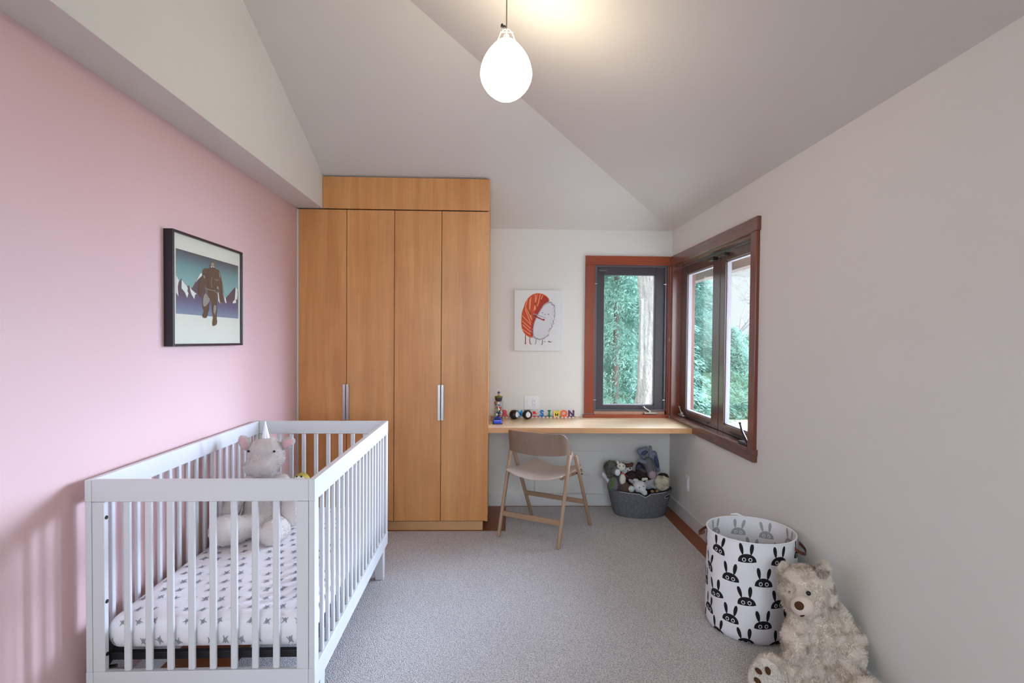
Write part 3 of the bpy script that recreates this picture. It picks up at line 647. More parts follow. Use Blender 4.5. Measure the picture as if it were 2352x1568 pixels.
SUSHI={'salmon':[(0.234,0.276),(0.176,0.337),(0.151,0.429),(0.156,0.552),(0.166,0.644),(0.205,0.72),(0.224,0.782),(0.283,0.858),(0.361,0.916),(0.459,0.943),(0.556,0.941),(0.654,0.912),(0.712,0.866),(0.737,0.816),(0.673,0.797),(0.615,0.759),(0.556,0.69),(0.498,0.613),(0.449,0.536),(0.41,0.452),(0.39,0.368),(0.39,0.291),(0.397,0.222),(0.322,0.226)],'dark':[(0.595,0.912),(0.673,0.889),(0.712,0.858),(0.737,0.816),(0.673,0.797),(0.615,0.759),(0.556,0.69),(0.498,0.613),(0.449,0.536),(0.41,0.452),(0.39,0.368),(0.397,0.222),(0.361,0.245),(0.356,0.352),(0.371,0.46),(0.41,0.598),(0.488,0.736),(0.576,0.843)],'line0':[(0.346,0.881),(0.322,0.644),(0.361,0.567)],'line1':[(0.478,0.927),(0.41,0.659)],'line2':[(0.546,0.935),(0.488,0.736)],'line3':[(0.439,0.927),(0.439,0.674)],'line4':[(0.224,0.69),(0.346,0.46)],'line5':[(0.171,0.575),(0.351,0.429)],'line6':[(0.166,0.49),(0.346,0.368)],'line7':[(0.176,0.429),(0.346,0.314)],'line8':[(0.176,0.352),(0.341,0.268)],'line9':[(0.322,0.851),(0.317,0.674),(0.371,0.506)],'line10':[(0.595,0.912),(0.566,0.851)],'line11':[(0.273,0.843),(0.234,0.72),(0.361,0.521)],'rice':[(0.722,0.808),(0.771,0.812),(0.79,0.782),(0.839,0.759),(0.857,0.72),(0.847,0.674),(0.866,0.628),(0.849,0.582),(0.859,0.536),(0.82,0.498),(0.824,0.452),(0.79,0.421),(0.79,0.383),(0.751,0.352),(0.737,0.299),(0.722,0.253),(0.673,0.23),(0.634,0.199),(0.576,0.188),(0.537,0.176),(0.488,0.188),(0.439,0.199),(0.4,0.23),(0.39,0.291),(0.39,0.368),(0.41,0.452),(0.449,0.536),(0.498,0.613),(0.556,0.69),(0.615,0.759),(0.673,0.793)],'leg0':[(0.229,0.272),(0.247,0.272),(0.249,0.115),(0.256,0.107),(0.22,0.107),(0.231,0.119)],'leg1':[(0.324,0.226),(0.339,0.222),(0.341,0.119),(0.376,0.115),(0.371,0.107),(0.326,0.109)],'leg2':[(0.459,0.192),(0.471,0.192),(0.463,0.111),(0.424,0.107),(0.454,0.119)],'leg3':[(0.588,0.192),(0.601,0.192),(0.603,0.1),(0.556,0.096),(0.59,0.107)],'armr':[(0.4,0.586),(0.488,0.567),(0.595,0.521),(0.624,0.533),(0.646,0.51),(0.624,0.492),(0.595,0.506),(0.488,0.54),(0.4,0.567)],'armw':[(0.395,0.621),(0.488,0.598),(0.678,0.544),(0.683,0.533),(0.498,0.579),(0.395,0.605)],'ey':[(0.58,0.636),(0.605,0.628),(0.6,0.619),(0.58,0.627)],'ey2':[(0.704,0.613),(0.734,0.609),(0.722,0.596),(0.707,0.602)],'mo':[(0.632,0.609),(0.649,0.602),(0.665,0.609),(0.654,0.595),(0.642,0.595)],'ey3':[(0.535,0.847),(0.564,0.834),(0.556,0.825),(0.535,0.839)],'sig':[(0.707,0.157),(0.741,0.165),(0.766,0.149),(0.8,0.157),(0.78,0.139),(0.751,0.144),(0.722,0.147)],'sig2':[(0.62,0.157),(0.663,0.153),(0.661,0.147),(0.62,0.15)]}

# ================================================================ pictures on the walls
XF = XL+.0405
pic = thing('framed_picture', 'dark framed print of a brown ape figure before snowy mountains on the pink wall', 'picture', (XL, 2.69, 1.58))
y0, y1, z0, z1 = 2.366, 3.008, 1.334, 1.834
m = MB(); fw = .011
m.box(XL, XF, y0, y0+fw, z0, z1); m.box(XL, XF, y1-fw, y1, z0, z1); m.box(XL, XF, y0+fw, y1-fw, z0, z0+fw); m.box(XL, XF, y0+fw, y1-fw, z1-fw, z1)
m.build('frame', M['frame_dark'], pic, bevel=.0012)
def gradient(name, stops, z0, z1):
    mm, nt, b = nt_of(name); N = nt.nodes.new; L = nt.links.new
    tc = N('ShaderNodeTexCoord'); sp = N('ShaderNodeSeparateXYZ'); L(tc.outputs['Object'], sp.inputs[0])
    mr = N('ShaderNodeMapRange'); mr.inputs['From Min'].default_value = z0; mr.inputs['From Max'].default_value = z1; L(sp.outputs['Z'], mr.inputs['Value'])
    r = N('ShaderNodeValToRGB'); e = r.color_ramp.elements
    while len(e) < len(stops): e.new(.5)
    for el, (p, c) in zip(e, stops): el.position = p; el.color = srgb(*c)+(1,)
    L(mr.outputs[0], r.inputs[0]); L(r.outputs[0], b.inputs['Base Color']); b.inputs['Roughness'].default_value = .5; return mm
g_sky = gradient('print_sky', [(0, (132, 172, 168)), (.5, (100, 148, 150)), (.8, (72, 100, 112)), (1, (60, 60, 76))], 1.62-1.58, 1.757-1.58)
g_mt = gradient('print_mountain', [(0, (124, 138, 160)), (.35, (90, 84, 122)), (.6, (76, 52, 74)), (1, (68, 44, 58))], 1.476-1.58, 1.64-1.58)
flat = lambda n, c: paint(n, c, .6, .02, 20)
brown, brown2, snow, mat_ = flat('print_brown', (78, 50, 28)), flat('print_brown_light', (150, 140, 132)), flat('print_snow', (236, 230, 222)), flat('picture_mount', (232, 222, 208))
BX = XL+.030
def soft(p, it=2):
    for _ in range(it):
        q = []
        for a, b in zip(p, p[1:]+p[:1]): q += [(a[0]*.75+b[0]*.25, a[1]*.75+b[1]*.25), (a[0]*.25+b[0]*.75, a[1]*.25+b[1]*.75)]
        p = q
    return p
for k in ('body', 'thigh', 'shin', 'head', 'arm', 'line1', 'arml'): BIG[k] = soft(BIG[k])
for k in ('salmon', 'dark', 'armr', 'armw', 'leg0', 'leg1', 'leg2', 'leg3'): SUSHI[k] = soft(SUSHI[k])
m = MB()
def layer(key, mat, lift, ax='x'):
    m.mat(mat); m.face([(BX+lift, y, z) for y, z in BIG[key]])
m.mat(mat_); m.face([(BX, y0+fw, z0+fw), (BX, y1-fw, z0+fw), (BX, y1-fw, z1-fw), (BX, y0+fw, z1-fw)])
rx0, rx1, rz0, rz1 = 2.404, 2.975, 1.476, 1.757
m.mat(g_sky); m.face([(BX+.0004, rx0, rz0), (BX+.0004, rx1, rz0), (BX+.0004, rx1, rz1), (BX+.0004, rx0, rz1)])
BIG['mount'] = [(min(max(y, rx0), rx1), z) for y, z in BIG['mount'][1:-1]]+[(rx1, rz0), (rx0, rz0)]
BIG['mount'][-3] = (rx1, 1.6)
layer('mount', g_mt, .0008)
for k in range(1, 8): BIG['snow%d' % k] = [(min(max(y, rx0), rx1), z) for y, z in BIG['snow%d' % k]]; layer('snow%d' % k, snow, .0012)
layer('body', brown, .0016)
for k in ('thigh', 'shin', 'head', 'arm', 'line1', 'arml'): layer(k, brown2, .0020)
m.mat(brown2)
for pts in ([(2.70, 1.665), (2.693, 1.64), (2.70, 1.615)], [(2.72, 1.60), (2.745, 1.594), (2.775, 1.598)], [(2.655, 1.60), (2.662, 1.57), (2.668, 1.555)], [(2.812, 1.63), (2.818, 1.60), (2.822, 1.57)], [(2.80, 1.66), (2.806, 1.64), (2.804, 1.62)], [(2.77, 1.545), (2.785, 1.55), (2.80, 1.545)], [(2.73, 1.66), (2.75, 1.655), (2.765, 1.662)], [(2.638, 1.62), (2.645, 1.595), (2.64, 1.575)], [(2.71, 1.50), (2.722, 1.494), (2.73, 1.485)]):
    for a, b in zip(pts, pts[1:]):
        d = Vector((b[0]-a[0], b[1]-a[1])).normalized(); n = (-d.y*.0014, d.x*.0014)
        m.face([(BX+.0022, a[0]-n[0], a[1]-n[1]), (BX+.0022, b[0]-n[0], b[1]-n[1]), (BX+.0022, b[0]+n[0], b[1]+n[1]), (BX+.0022, a[0]+n[0], a[1]+n[1])])
for k in ('eye1', 'eye2'): layer(k, snow, .0024)
o = m.build('print', None, pic); ngon_fix(o)
MB().box(XF-.008, XF-.006, y0+fw, y1-fw, z0+fw, z1-fw).build('glazing', M['glass'], pic)

cv = thing('canvas_print', 'small white canvas showing a red salmon slice hugging a rice ball, beside the window', 'picture', (.351, YB-.016, 1.538))
cx0, cx1, cz0, cz1, cy = .155, .549, 1.286, 1.789, YB-.032
box('canvas', cx0, cx1, cy, YB, cz0, cz1, M['canvas_white'], cv, bevel=.002)
m = MB()
def clay(poly, mat, lift): m.mat(mat); m.face([(cx0+(cx1-cx0)*u, cy-lift, cz0+(cz1-cz0)*v) for u, v in poly])
sal, sal2, crm, rice, rice2, ink, red_l, gold = flat('paint_salmon', (204, 66, 34)), flat('paint_salmon_dark', (172, 40, 24)), flat('paint_cream_line', (240, 176, 120)), flat('paint_rice', (214, 214, 222)), flat('paint_rice_edge', (160, 156, 166)), flat('paint_ink', (62, 52, 58)), flat('paint_red_line', (150, 34, 28)), flat('paint_gold_line', (222, 150, 70))
def grow(p, k, c=None):
    cu = sum(a for a, b in p)/len(p); cw = sum(b for a, b in p)/len(p); return [(cu+(a-cu)*k, cw+(b-cw)*k) for a, b in p]
clay(grow(SUSHI['salmon'], 1.025), gold, .0003)
clay(SUSHI['salmon'], sal, .0006); clay(SUSHI['dark'], sal2, .0009)
n_ = len(SUSHI['rice']); clay([(a+(.012 if i % 2 else -.004)*(a > .55), b) for i, (a, b) in enumerate(SUSHI['rice'])], rice2, .0009); clay(grow(SUSHI['rice'], .93), rice, .0013)
m.mat(crm)
for k, p in SUSHI.items():
    if k.startswith('line'):
        pts = [Vector((cx0+(cx1-cx0)*u, cy-.0014, cz0+(cz1-cz0)*v)) for u, v in p]
        for a, b in zip(pts, pts[1:]):
            n = Vector((-(b-a).z, 0, (b-a).x)).normalized()*.0026; m.face([a-n, b-n, b+n, a+n])
for k in ('leg0', 'leg1', 'armr'): clay(SUSHI[k], red_l, .0018)
for k in ('leg2', 'leg3', 'ey', 'ey2', 'mo', 'ey3', 'sig', 'sig2'): clay(SUSHI[k], ink, .0018)
clay(SUSHI['armw'], rice2, .0018)
# speckled rice rim
m.mat(rice2)
for i in range(90):
    a, b = R.choice(SUSHI['rice'][:27]); a += R.uniform(-.05, .02); b += R.uniform(-.02, .04)
    c = (cx0+(cx1-cx0)*a, cy-.0016, cz0+(cz1-cz0)*b); r = R.uniform(.002, .004)
    m.face([(c[0]+r*math.cos(t), c[1], c[2]+r*.7*math.sin(t)) for t in [k*PI/3 for k in range(6)]])
o = m.build('painting', None, cv); ngon_fix(o)

# ================================================================ wall plates
def plate_back():
    t = thing('wall_plate', 'white double wall plate with rocker switch and outlet above the desk', 'outlet', (.307, YB, .853))
    MB().box(.245, .369, YB-.006, YB, .796, .912).build('plate', M['plastic_white'], t, bevel=.003)
    MB().box(.268, .297, YB-.010, YB-.005, .824, .886).build('switch', M['plastic_white'], t, bevel=.002)
    MB().box(.314, .347, YB-.009, YB-.005, .822, .888).build('socket', M['plastic_white'], t, bevel=.002)
    m = MB()
    for zc in (.871, .839):
        m.box(.3235, .3255, YB-.0096, YB-.0088, zc-.004, zc+.005); m.box(.3345, .3365, YB-.0096, YB-.0088, zc-.004, zc+.005); m.lathe([(.0022, 0), (.0022, .0008)], (0, 0, 0), 10, Matrix.Translation((.330, YB-.0096, zc-.009)) @ Matrix.Rotation(-PI/2, 4, 'X'))
    m.build('slot', M['black'], t)
plate_back()
t = thing('wall_plate', 'single white outlet plate low on the right wall beside the toy basket', 'outlet', (XR, 4.115, .295))
MB().box(XR-.006, XR, 4.078, 4.152, .238, .352).build('plate', M['plastic_white'], t, bevel=.003)
MB().box(XR-.009, XR-.005, 4.098, 4.132, .262, .328).build('socket', M['plastic_white'], t, bevel=.002)

# ================================================================ things on the desk
DZ = .7344
jar = thing('treat_jar', 'small glass jar of coloured sweets topped by a dark pot and star', 'jar', (.03, 4.31, DZ))
c = (.03, 4.31, DZ)
MB().lathe([(.032, 0), (.035, .004), (.035, .128), (.030, .138), (.0285, .138), (.033, .126), (.033, .006), (.030, .003)], c, 28).build('glass_body', glass('jar_glass', (.93, .97, .97)), jar, smooth=True)
MB().lathe([(.0345, .136), (.0345, .154), (.031, .158)], c, 28).build('lid', M['steel'], jar, smooth=True)
sweets = [flat('sweet_'+n, cc) for n, cc in (('yellow', (246, 196, 40)), ('pink', (246, 160, 200)), ('orange', (240, 130, 50)), ('red', (220, 50, 60)), ('pale_blue', (170, 210, 240)), ('green', (90, 130, 60)), ('white', (240, 238, 240)), ('dark', (50, 54, 60)), ('blue', (60, 110, 220)))]
m = MB(); RJ = random.Random(3)
for k in range(64):
    for tr in range(20):
        a, r, z = RJ.uniform(0, 2*PI), RJ.uniform(.004, .024), .010+.116*(k/64)
        break
    m.mat(sweets[7] if z < .04 and RJ.random() < .5 else RJ.choice(sweets)); m.ball((c[0]+r*math.cos(a), c[1]+r*math.sin(a), c[2]+z), .0085, nu=10, nv=6)
sw = m.build('sweets', None, jar, smooth=True, angle=180); sw['kind'] = 'stuff'
m = MB().lathe([(.020, .158), (.027, .168), (.029, .188), (.026, .192), (.024, .188), (.006, .186)], c, 20)
m.build('pot', flat('jar_pot', (70, 52, 60)), jar, smooth=True)
MB().lathe([(.031, .186), (.031, .194), (.027, .197), (.008, .197)], c, 20).build('pot_rim', flat('pot_rim', (92, 120, 60)), jar, smooth=True)
MB().ball((c[0], c[1], c[2]+.203), .009).build('bead', flat('bead_orange', (220, 150, 70)), jar, smooth=True)
pts = [((.016 if k % 2 == 0 else .007)*math.sin(k*PI/5), (.016 if k % 2 == 0 else .007)*math.cos(k*PI/5)) for k in range(10)]
MB().prism([(c[0]+a, c[2]+.224+b) for a, b in pts], 1, c[1]-.003, c[1]+.003).build('star', flat('star_blue', (64, 66, 120)), jar)

car = thing('toy_car', 'small shiny blue toy car on the desk in front of the sweets jar', 'toy car', (.022, 4.18, DZ))
def carpt(x, y, z): return (.022+x, 4.18+y, DZ+z)
bl = paint('shiny_blue_paint', (24, 70, 226), .12, .02, 20)
m = MB(); m.hexa([carpt(*p) for p in ((-.034, -.05, .006), (.034, -.05, .006), (.034, .05, .006), (-.034, .05, .006))], [carpt(*p) for p in ((-.031, -.044, .032), (.031, -.044, .032), (.031, .046, .032), (-.031, .046, .032))])
m.hexa([carpt(*p) for p in ((-.030, -.036, .031), (.030, -.036, .031), (.030, .036, .031), (-.030, .036, .031))], [carpt(*p) for p in ((-.020, -.020, .052), (.020, -.020, .052), (.020, .022, .052), (-.020, .022, .052))])
m.build('body', bl, car, bevel=.006, seg=3)
m = MB(); m.hexa([carpt(*p) for p in ((-.024, -.0345, .034), (.024, -.0345, .034), (.024, -.031, .034), (-.024, -.031, .034))], [carpt(*p) for p in ((-.017, -.0245, .049), (.017, -.0245, .049), (.017, -.021, .049), (-.017, -.021, .049))])
m.build('windscreen', flat('toy_window', (30, 40, 70)), car)
for x in (-.032, .032):
    for y in (-.03, .03): MB().tube([carpt(x-.005, y, .010), carpt(x+.005, y, .010)], .010, 14).build('wheel', M['black'], car, smooth=True)
dog = thing('toy_figure', 'tiny dark grey toy animal perched on top of the blue toy car', 'toy', (.026, 4.182, DZ+.052))
MB().ball((.026, 4.182, DZ+.066), (.014, .012, .014)).ball((.036, 4.174, DZ+.084), (.010, .010, .009)).ball((.040, 4.178, DZ+.096), (.003, .003, .008)).build('figure_body', flat('toy_dark_grey', (52, 58, 70)), dog, smooth=True)
MB().ball((.016, 4.168, DZ+.070), (.007, .006, .010)).build('scarf', flat('toy_cream', (220, 210, 180)), dog, smooth=True)
tag(MB().box(-.032, -.002, 4.30, 4.40, DZ, DZ+.028).build('wooden_block', M['oak_x'], bevel=.004), 'plain wooden block lying on the desk against the wardrobe side', 'block')

# wobbly penguin balls
def penguin(x, lab, tw):
    r = .0395
    t = thing('penguin_ball', lab, 'toy', (x, 4.40, DZ), tw)
    MB().ball((0, 0, r), (r, r, r*.97), nu=32, nv=20).build('ball_body', M['black'], t, smooth=True, world_pts=False)
    m = MB(); m.mat(flat('toy_white_%d' % int(x*100), (232, 232, 236)))
    sp = lambda k: (lambda u, v: (math.sin(u)*math.cos(v)*r*k, -math.cos(u)*math.cos(v)*r*k, r+math.sin(v)*r*.97*k))
    m.decal(sp(1.012), [(.50*math.sin(a)*(1-.12*math.cos(a)), .12+.66*math.cos(a)) for a in [k*PI/12 for k in range(24)]], 4)
    m.build('belly', None, t, smooth=True, world_pts=False)
    m = MB(); m.mat(flat('toy_beak_%d' % int(x*100), (236, 140, 40))); m.decal(sp(1.03), [(-.08, .52), (.08, .52), (0, .36)], 2); m.build('beak', None, t, world_pts=False)
    m = MB(); m.mat(M['black'])
    for s in (-1, 1): m.decal(sp(1.03), [(s*.24+.06*math.cos(a), .60+.06*math.sin(a)) for a in [k*PI/4 for k in range(8)]], 1)
    m.build('eyes', None, t, world_pts=False)
penguin(.157, 'round black penguin ball standing before the letter train, the one nearer the wardrobe', .75)
penguin(.262, 'round black penguin ball standing before the letter train, the one below the wall plate', .18)

# the letter train
def text_mesh(ch, size, ext, off):
    cu = bpy.data.curves.new('t', 'FONT'); cu.body = ch; cu.size = size; cu.extrude = ext; cu.offset = off; cu.align_x = 'CENTER'; cu.resolution_u = 4
    to = bpy.data.objects.new('t', cu); COL.objects.link(to); dg = bpy.context.evaluated_depsgraph_get(); dg.update()
    me = bpy.data.meshes.new_from_object(to.evaluated_get(dg)); bpy.data.objects.remove(to); bpy.data.curves.remove(cu); return me
train = [('R', (232, 66, 96), 'pink red'), ('E', (240, 214, 90), 'yellow'), ('M', (40, 160, 230), 'light blue'), ('Y', (110, 60, 130), 'violet'), ('&', (226, 40, 60), 'red'), ('S', (24, 110, 196), 'blue'), ('I', (16, 128, 96), 'green'), ('M', (236, 212, 70), 'yellow'), ('O', (244, 104, 40), 'orange'), ('N', (84, 44, 92), 'dark purple')]
wheelm = flat('train_wheel', (226, 198, 190)); basem = flat('train_base', (60, 58, 62))
for i, (chh, colr, cn) in enumerate(train):
    x = .083+.0607*i; y = 4.475
    where = {0: 'first car by the sweets jar', 1: 'mostly behind the first penguin ball', 2: 'between the two penguin balls', 3: 'behind the second penguin ball', 4: 'just right of the second penguin ball', 5: 'next after the red ampersand', 6: 'in the middle of the second word', 7: 'right half of the train', 8: 'last car but one', 9: 'end of the train nearest the window'}[i]
    nm = 'ampersand' if chh == '&' else 'letter '+chh
    t = thing('letter_train_car', '%s wooden %s on wheels, %s' % (cn, nm, where), 'toy', (x, y, DZ), group='letter train cars on the desk')
    me = text_mesh(chh, .068 if chh != '&' else .056, .007, .0022 if chh == 'M' else .0034)
    me.transform(Matrix.Translation((0, 0, .017)) @ Matrix.Rotation(PI/2, 4, 'X')); me.materials.clear(); me.materials.append(flat('train_paint_%d' % i, colr))
    lo = bpy.data.objects.new('letter', me); COL.objects.link(lo); lo.parent = t
    if chh == 'I': MB().box(-.014, .014, -.007, .007, .058, .066).box(-.014, .014, -.007, .007, .017, .024).build('serif', lo.data.materials[0], t, bevel=.001, world_pts=False)
    MB().box(-.023, .023, -.009, .009, .010, .019).build('base', lo.data.materials[0], t, bevel=.002, world_pts=False)
    for wx in (-.0145, .0145):
        for wy in (-.013, .010): MB().tube([(wx, wy, .0085), (wx, wy+.003, .0085)], .0085, 14).build('wheel', wheelm, t, smooth=True, world_pts=False)
    MB().box(.023, .037, -.003, .003, .012, .016).build('coupling', basem, t, world_pts=False)

# ================================================================ hamper
HC, HR, HH = Vector((1.245, 2.60, 0)), .203, .462
ham = thing('laundry_hamper', 'white fabric laundry hamper printed with black rabbit heads, standing by the right wall', 'hamper', (HC.x, HC.y, 0))
def hs(th, z, off=0):
    k = z/HH
    r = HR*(.985+.02*math.sin(PI*min(k*1.02, 1)))+.0045*math.sin(th*3+1.2+k*2)*math.sin(PI*k)+.003*math.sin(th*7+k*6)*math.sin(PI*k)+.004*math.sin(th*5-k*7)*math.sin(PI*k)**2
    if z < .03: r -= .012*(1-z/.03)**2
    return Vector((HC.x+(r+off)*math.cos(th), HC.y+(r+off)*math.sin(th), z+.002))
m = MB(); m.mat(M['cotton'])
m.grid(lambda u, v: hs(2*PI*u, HH*v), 140, 44, True); m.grid(lambda u, v: hs(2*PI*u, HH*v, -.003), 140, 44, True)
n = 140; m.face([hs(2*PI*k/n, 0) for k in range(n)]); m.face([hs(2*PI*k/n, .004, -.003) for k in range(n)])
def rabbit(th0, z0, rot, sc_, surf, mats, inside=False):
    def P(pts, mat, lift):
        m.mat(mat); c, s = math.cos(rot), math.sin(rot); q = []
        for a, b in pts:
            a, b = a*sc_, b*sc_; q.append(((a*c-b*s)/HR+th0, z0+a*s+b*c))
        zz = [p[1] for p in q]
        if max(zz) < .004: return
        q = [(p[0], min(max(p[1], .003), HH-.002)) for p in q]
        m.decal(lambda u, v: surf(u, v, lift), q, 4)
    sg = -1 if inside else 1
    P([(-.5, 0), (-.3, -.035), (0, -.045), (.3, -.035), (.5, 0)]+[(.5*math.cos(a), .46*math.sin(a)**.85) for a in [PI*k/14 for k in range(1, 14)]], mats[0], sg*.0008)
    for s2 in (-1, 1):
        ax, ay, tl = .28*s2, .73, -.17*s2
        P([(ax+(.105*math.cos(a)*(1+.25*math.sin(a)))*math.cos(tl)-.33*math.sin(a)*math.sin(tl), ay+.105*math.cos(a)*math.sin(tl)+.33*math.sin(a)*math.cos(tl)) for a in [2*PI*k/18 for k in range(18)]], mats[0], sg*.0008)
        P([(.17*s2+.105*math.cos(a), .13+.115*math.sin(a)) for a in [2*PI*k/16 for k in range(16)]], mats[1], sg*.0013)
        P([(.17*s2+.066*math.cos(a), .13+.078*math.sin(a)) for a in [2*PI*k/16 for k in range(16)]], mats[0], sg*.0017)
RH = random.Random(5)
inner = lambda u, v, o: hs(u, v, -.003+o)
for k in range(18):
    odd = k % 2
    for z in ((.290, .090, .49) if odd else (.387, .190, .000)):
        th = math.radians(-118.5+20*k); jz = RH.uniform(-.006, .006)
        if z > .43: continue
        rabbit(th, z+jz-.012, RH.uniform(-.16, .16), .078, hs, (M['print_black'], M['cotton']))
        if 0 < ((th+2*PI) % (2*PI)) < PI and z > .25: rabbit(th, z+jz-.012, RH.uniform(-.1, .1), .076, inner, (M['print_grey'], M['cotton']), True)
m.build('fabric_body', None, ham, smooth=True, angle=60)
m = MB(); rim = [hs(2*PI*k/72, HH) for k in range(73)]
m.tube(rim, .0038, 8, cap=False); m.build('rim_piping', M['cotton'], ham, smooth=True)
def strap(pts, w, t, parent):
    m = MB()
    for lay in (0, t):
        m.grid(lambda u, v: (lambda i: Vector(pts[i][0])+Vector(pts[i][1])*lay+Vector(pts[i][2])*w*(u-.5))(min(len(pts)-1, int(round(v*(len(pts)-1))))), 2, len(pts)-1)
    return m.build('leather_handle', M['leather'], parent, smooth=True)
def handle(th):
    c_ = hs(th, HH-.02); out = Vector((math.cos(th), math.sin(th), 0)); tan = Vector((-math.sin(th), math.cos(th), 0))
    pts = []
    for k in range(17):
        a = PI*k/16; p = hs(th, HH-.03)+tan*(.045*math.cos(a))+out*(.003+.036*math.sin(a))+Vector((0, 0, -.026*math.sin(a)))
        nrm = (tan*math.cos(a)+out*math.sin(a)); pts.append((p, nrm, Vector((0, 0, 1))))
    strap(pts, .016, .0025, ham)
handle(math.radians(-40)); handle(math.radians(150))
tagp = hs(math.radians(75), HH)
MB().tube([tagp, tagp+Vector((-.03, .01, .012)), tagp+Vector((-.06, .012, .010))], [.004, .006, .003], 8).build('drawstring', M['cotton'], ham, smooth=True)

# ================================================================ teddy bear
bear = thing('teddy_bear', 'large beige shaggy teddy bear slumped on the floor between hamper and right wall', 'teddy bear', (1.31, 2.13, 0))
hc = Vector((1.293, 2.20, .350)); fd = Vector((-.66, -.74, -.04)).normalized(); rt = fd.cross(Vector((-.30, .12, 1))).normalized(); hu = rt.cross(fd).normalized()
m = MB()
m.ball((1.315, 2.155, .165), (.122, .112, .150)); m.ball((1.315, 2.14, .09), (.112, .10, .085)); m.ball((1.31, 2.17, .27), (.10, .08, .06))
q = Vector((0, 0, 1)).rotation_difference(hu)
m.ball(hc, (.106, .102, .098), q); m.ball(hc+fd*.035-hu*.025, (.088, .08, .07), q)
limb(m, (1.385, 2.17, .265), (1.415, 2.105, .195), .052, .056); limb(m, (1.415, 2.105, .195), (1.385, 2.055, .165), .055, .050)
limb(m, (1.235, 2.15, .262), (1.188, 2.10, .205), .040, .045); limb(m, (1.188, 2.10, .205), (1.180, 2.075, .172), .046, .042)
limb(m, (1.255, 2.09, .080), (1.10, 2.075, .074), .070, .062); m.ball((1.075, 2.072, .080), (.064, .050, .076), Quaternion((0, 0, 1), .5))
limb(m, (1.36, 2.08, .085), (1.36, 1.96, .078), .074, .066); m.ball((1.352, 1.915, .080), (.070, .045, .080))
skin(m, 'body', M['bear_fur'], bear, .0065, 5, 62000, .0145, .0012, .35, 11)
earv = lambda s: hc+rt*s*(.088 if s == side_r else .074)+hu*(.078 if s == side_r else .070)-fd*(.005 if s == side_r else .02)
side_r = 1 if rt.x > 0 else -1
for s in (side_r, -side_r):
    m = MB(); e = earv(s)
    m.ball(e, (.040, .018, .038), Quaternion((0, 0, 1), .6)); 
    skin(m, 'ear', M['bear_fur'], bear, .005, 3, 5200, .012, .0011, .1, 12+s)
snc = hc+fd*.100-hu*.022
qf = Vector((0, 0, 1)).rotation_difference(fd)
sn = MB().ball(snc, (.046, .042, .040), qf, 28, 16).build('snout', M['pale_velour'], bear, smooth=True)
MB().ball(snc+fd*.036+hu*.014, (.018, .017, .010), qf).build('nose', M['brown_felt'], bear, smooth=True)
MB().ball(snc+fd*.029-hu*.024, (.012, .006, .006), qf).build('mouth', M['brown_felt'], bear, smooth=True)
for s in (-1, 1): MB().ball(hc+fd*(.098 if s == side_r else .088)+hu*.026+rt*s*.036, .0090 if s == side_r else .0075).build('eye', M['eye'], bear, smooth=True)
sc_c = Vector((1.045, 2.035, .082)); sn_ = Vector((-.52, -.80, .30)).normalized(); su = (Vector((0, 0, 1))-sn_*sn_.z).normalized(); sr = su.cross(sn_)
so = sc_c+sn_*.012
m = MB(); m.ball(so, (.060, .078, .018), Matrix((sr, su, sn_)).transposed().to_quaternion(), 28, 14)
skin(m, 'sole', plush_mat('bear_sole', (226, 216, 206), .05), bear, .005, 2, 7000, .008, .001, .1, 31)
def pad(x, y, w, h, rot=0):
    m = MB(); n = 20; c = so+sr*x+su*y+sn_*.0215
    for lay, k in ((0, 1.0), (.004, .8)): pass
    m.ball(c, (w, h, .006), Matrix((sr*math.cos(rot)+su*math.sin(rot), su*math.cos(rot)-sr*math.sin(rot), sn_)).transposed().to_quaternion(), 20, 8)
    m.build('paw_pad', M['brown_felt'], bear, smooth=True)
pad(.012, -.034, .022, .020); pad(-.026, -.004, .014, .009, -.5); pad(-.024, .030, .014, .009, -.5); pad(.008, .040, .010, .014, .3)
MB().box(1.435, 1.458, 2.075, 2.0765, .045, .10).build('sewn_tag', M['plastic_white'], bear)
m = MB(); m.box(1.437, 1.456, 2.0742, 2.0752, .082, .087); m.build('tag_stripe', M['red'], bear)

# ================================================================ unicorn in the crib
UZ = .412
uni = thing('plush_unicorn', 'large pale plush unicorn with silver horn sitting inside the crib', 'soft toy', (-1.13, 2.72, UZ))
m = MB()
m.ball((-1.13, 2.76, .545), (.115, .098, .125)); m.ball((-1.13, 2.76, .62), (.088, .08, .10)); m.ball((-1.13, 2.74, .49), (.12, .10, .075))
m.ball((-1.135, 2.75, .805), (.084, .082, .076)); m.ball((-1.135, 2.75, .775), (.090, .08, .065)); m.ball((-1.137, 2.695, .748), (.082, .078, .052))
skin(m, 'body', M['uni_fur'], uni, .0065, 5, 36000, .0055, .0010, .2, 21)
for nm, segs in (('arm', [((-1.205, 2.74, .665), (-1.275, 2.70, .56), .036, .042), ((-1.275, 2.70, .56), (-1.292, 2.68, .475), .042, .040)]),
                 ('arm', [((-1.055, 2.74, .665), (-.995, 2.71, .57), .036, .046), ((-.995, 2.71, .57), (-.995, 2.69, .50), .046, .046)]),
                 ('leg', [((-1.14, 2.68, .475), (-1.20, 2.60, .472), .058, .056), ((-1.20, 2.60, .472), (-1.245, 2.555, .482), .060, .070)]),
                 ('leg', [((-1.06, 2.68, .47), (-1.02, 2.60, .468), .055, .055), ((-1.02, 2.60, .468), (-1.03, 2.555, .470), .056, .058)])):
    m = MB()
    for a in segs: limb(m, *a)
    skin(m, nm, M['uni_pale'], uni, .006, 4, 11000, .005, .001, .2, 22)
MB().tube([(-1.135, 2.745, .868), (-1.136, 2.742, .905), (-1.137, 2.74, .962)], [.020, .013, .002], 16).build('horn', M['horn'], uni, smooth=True)
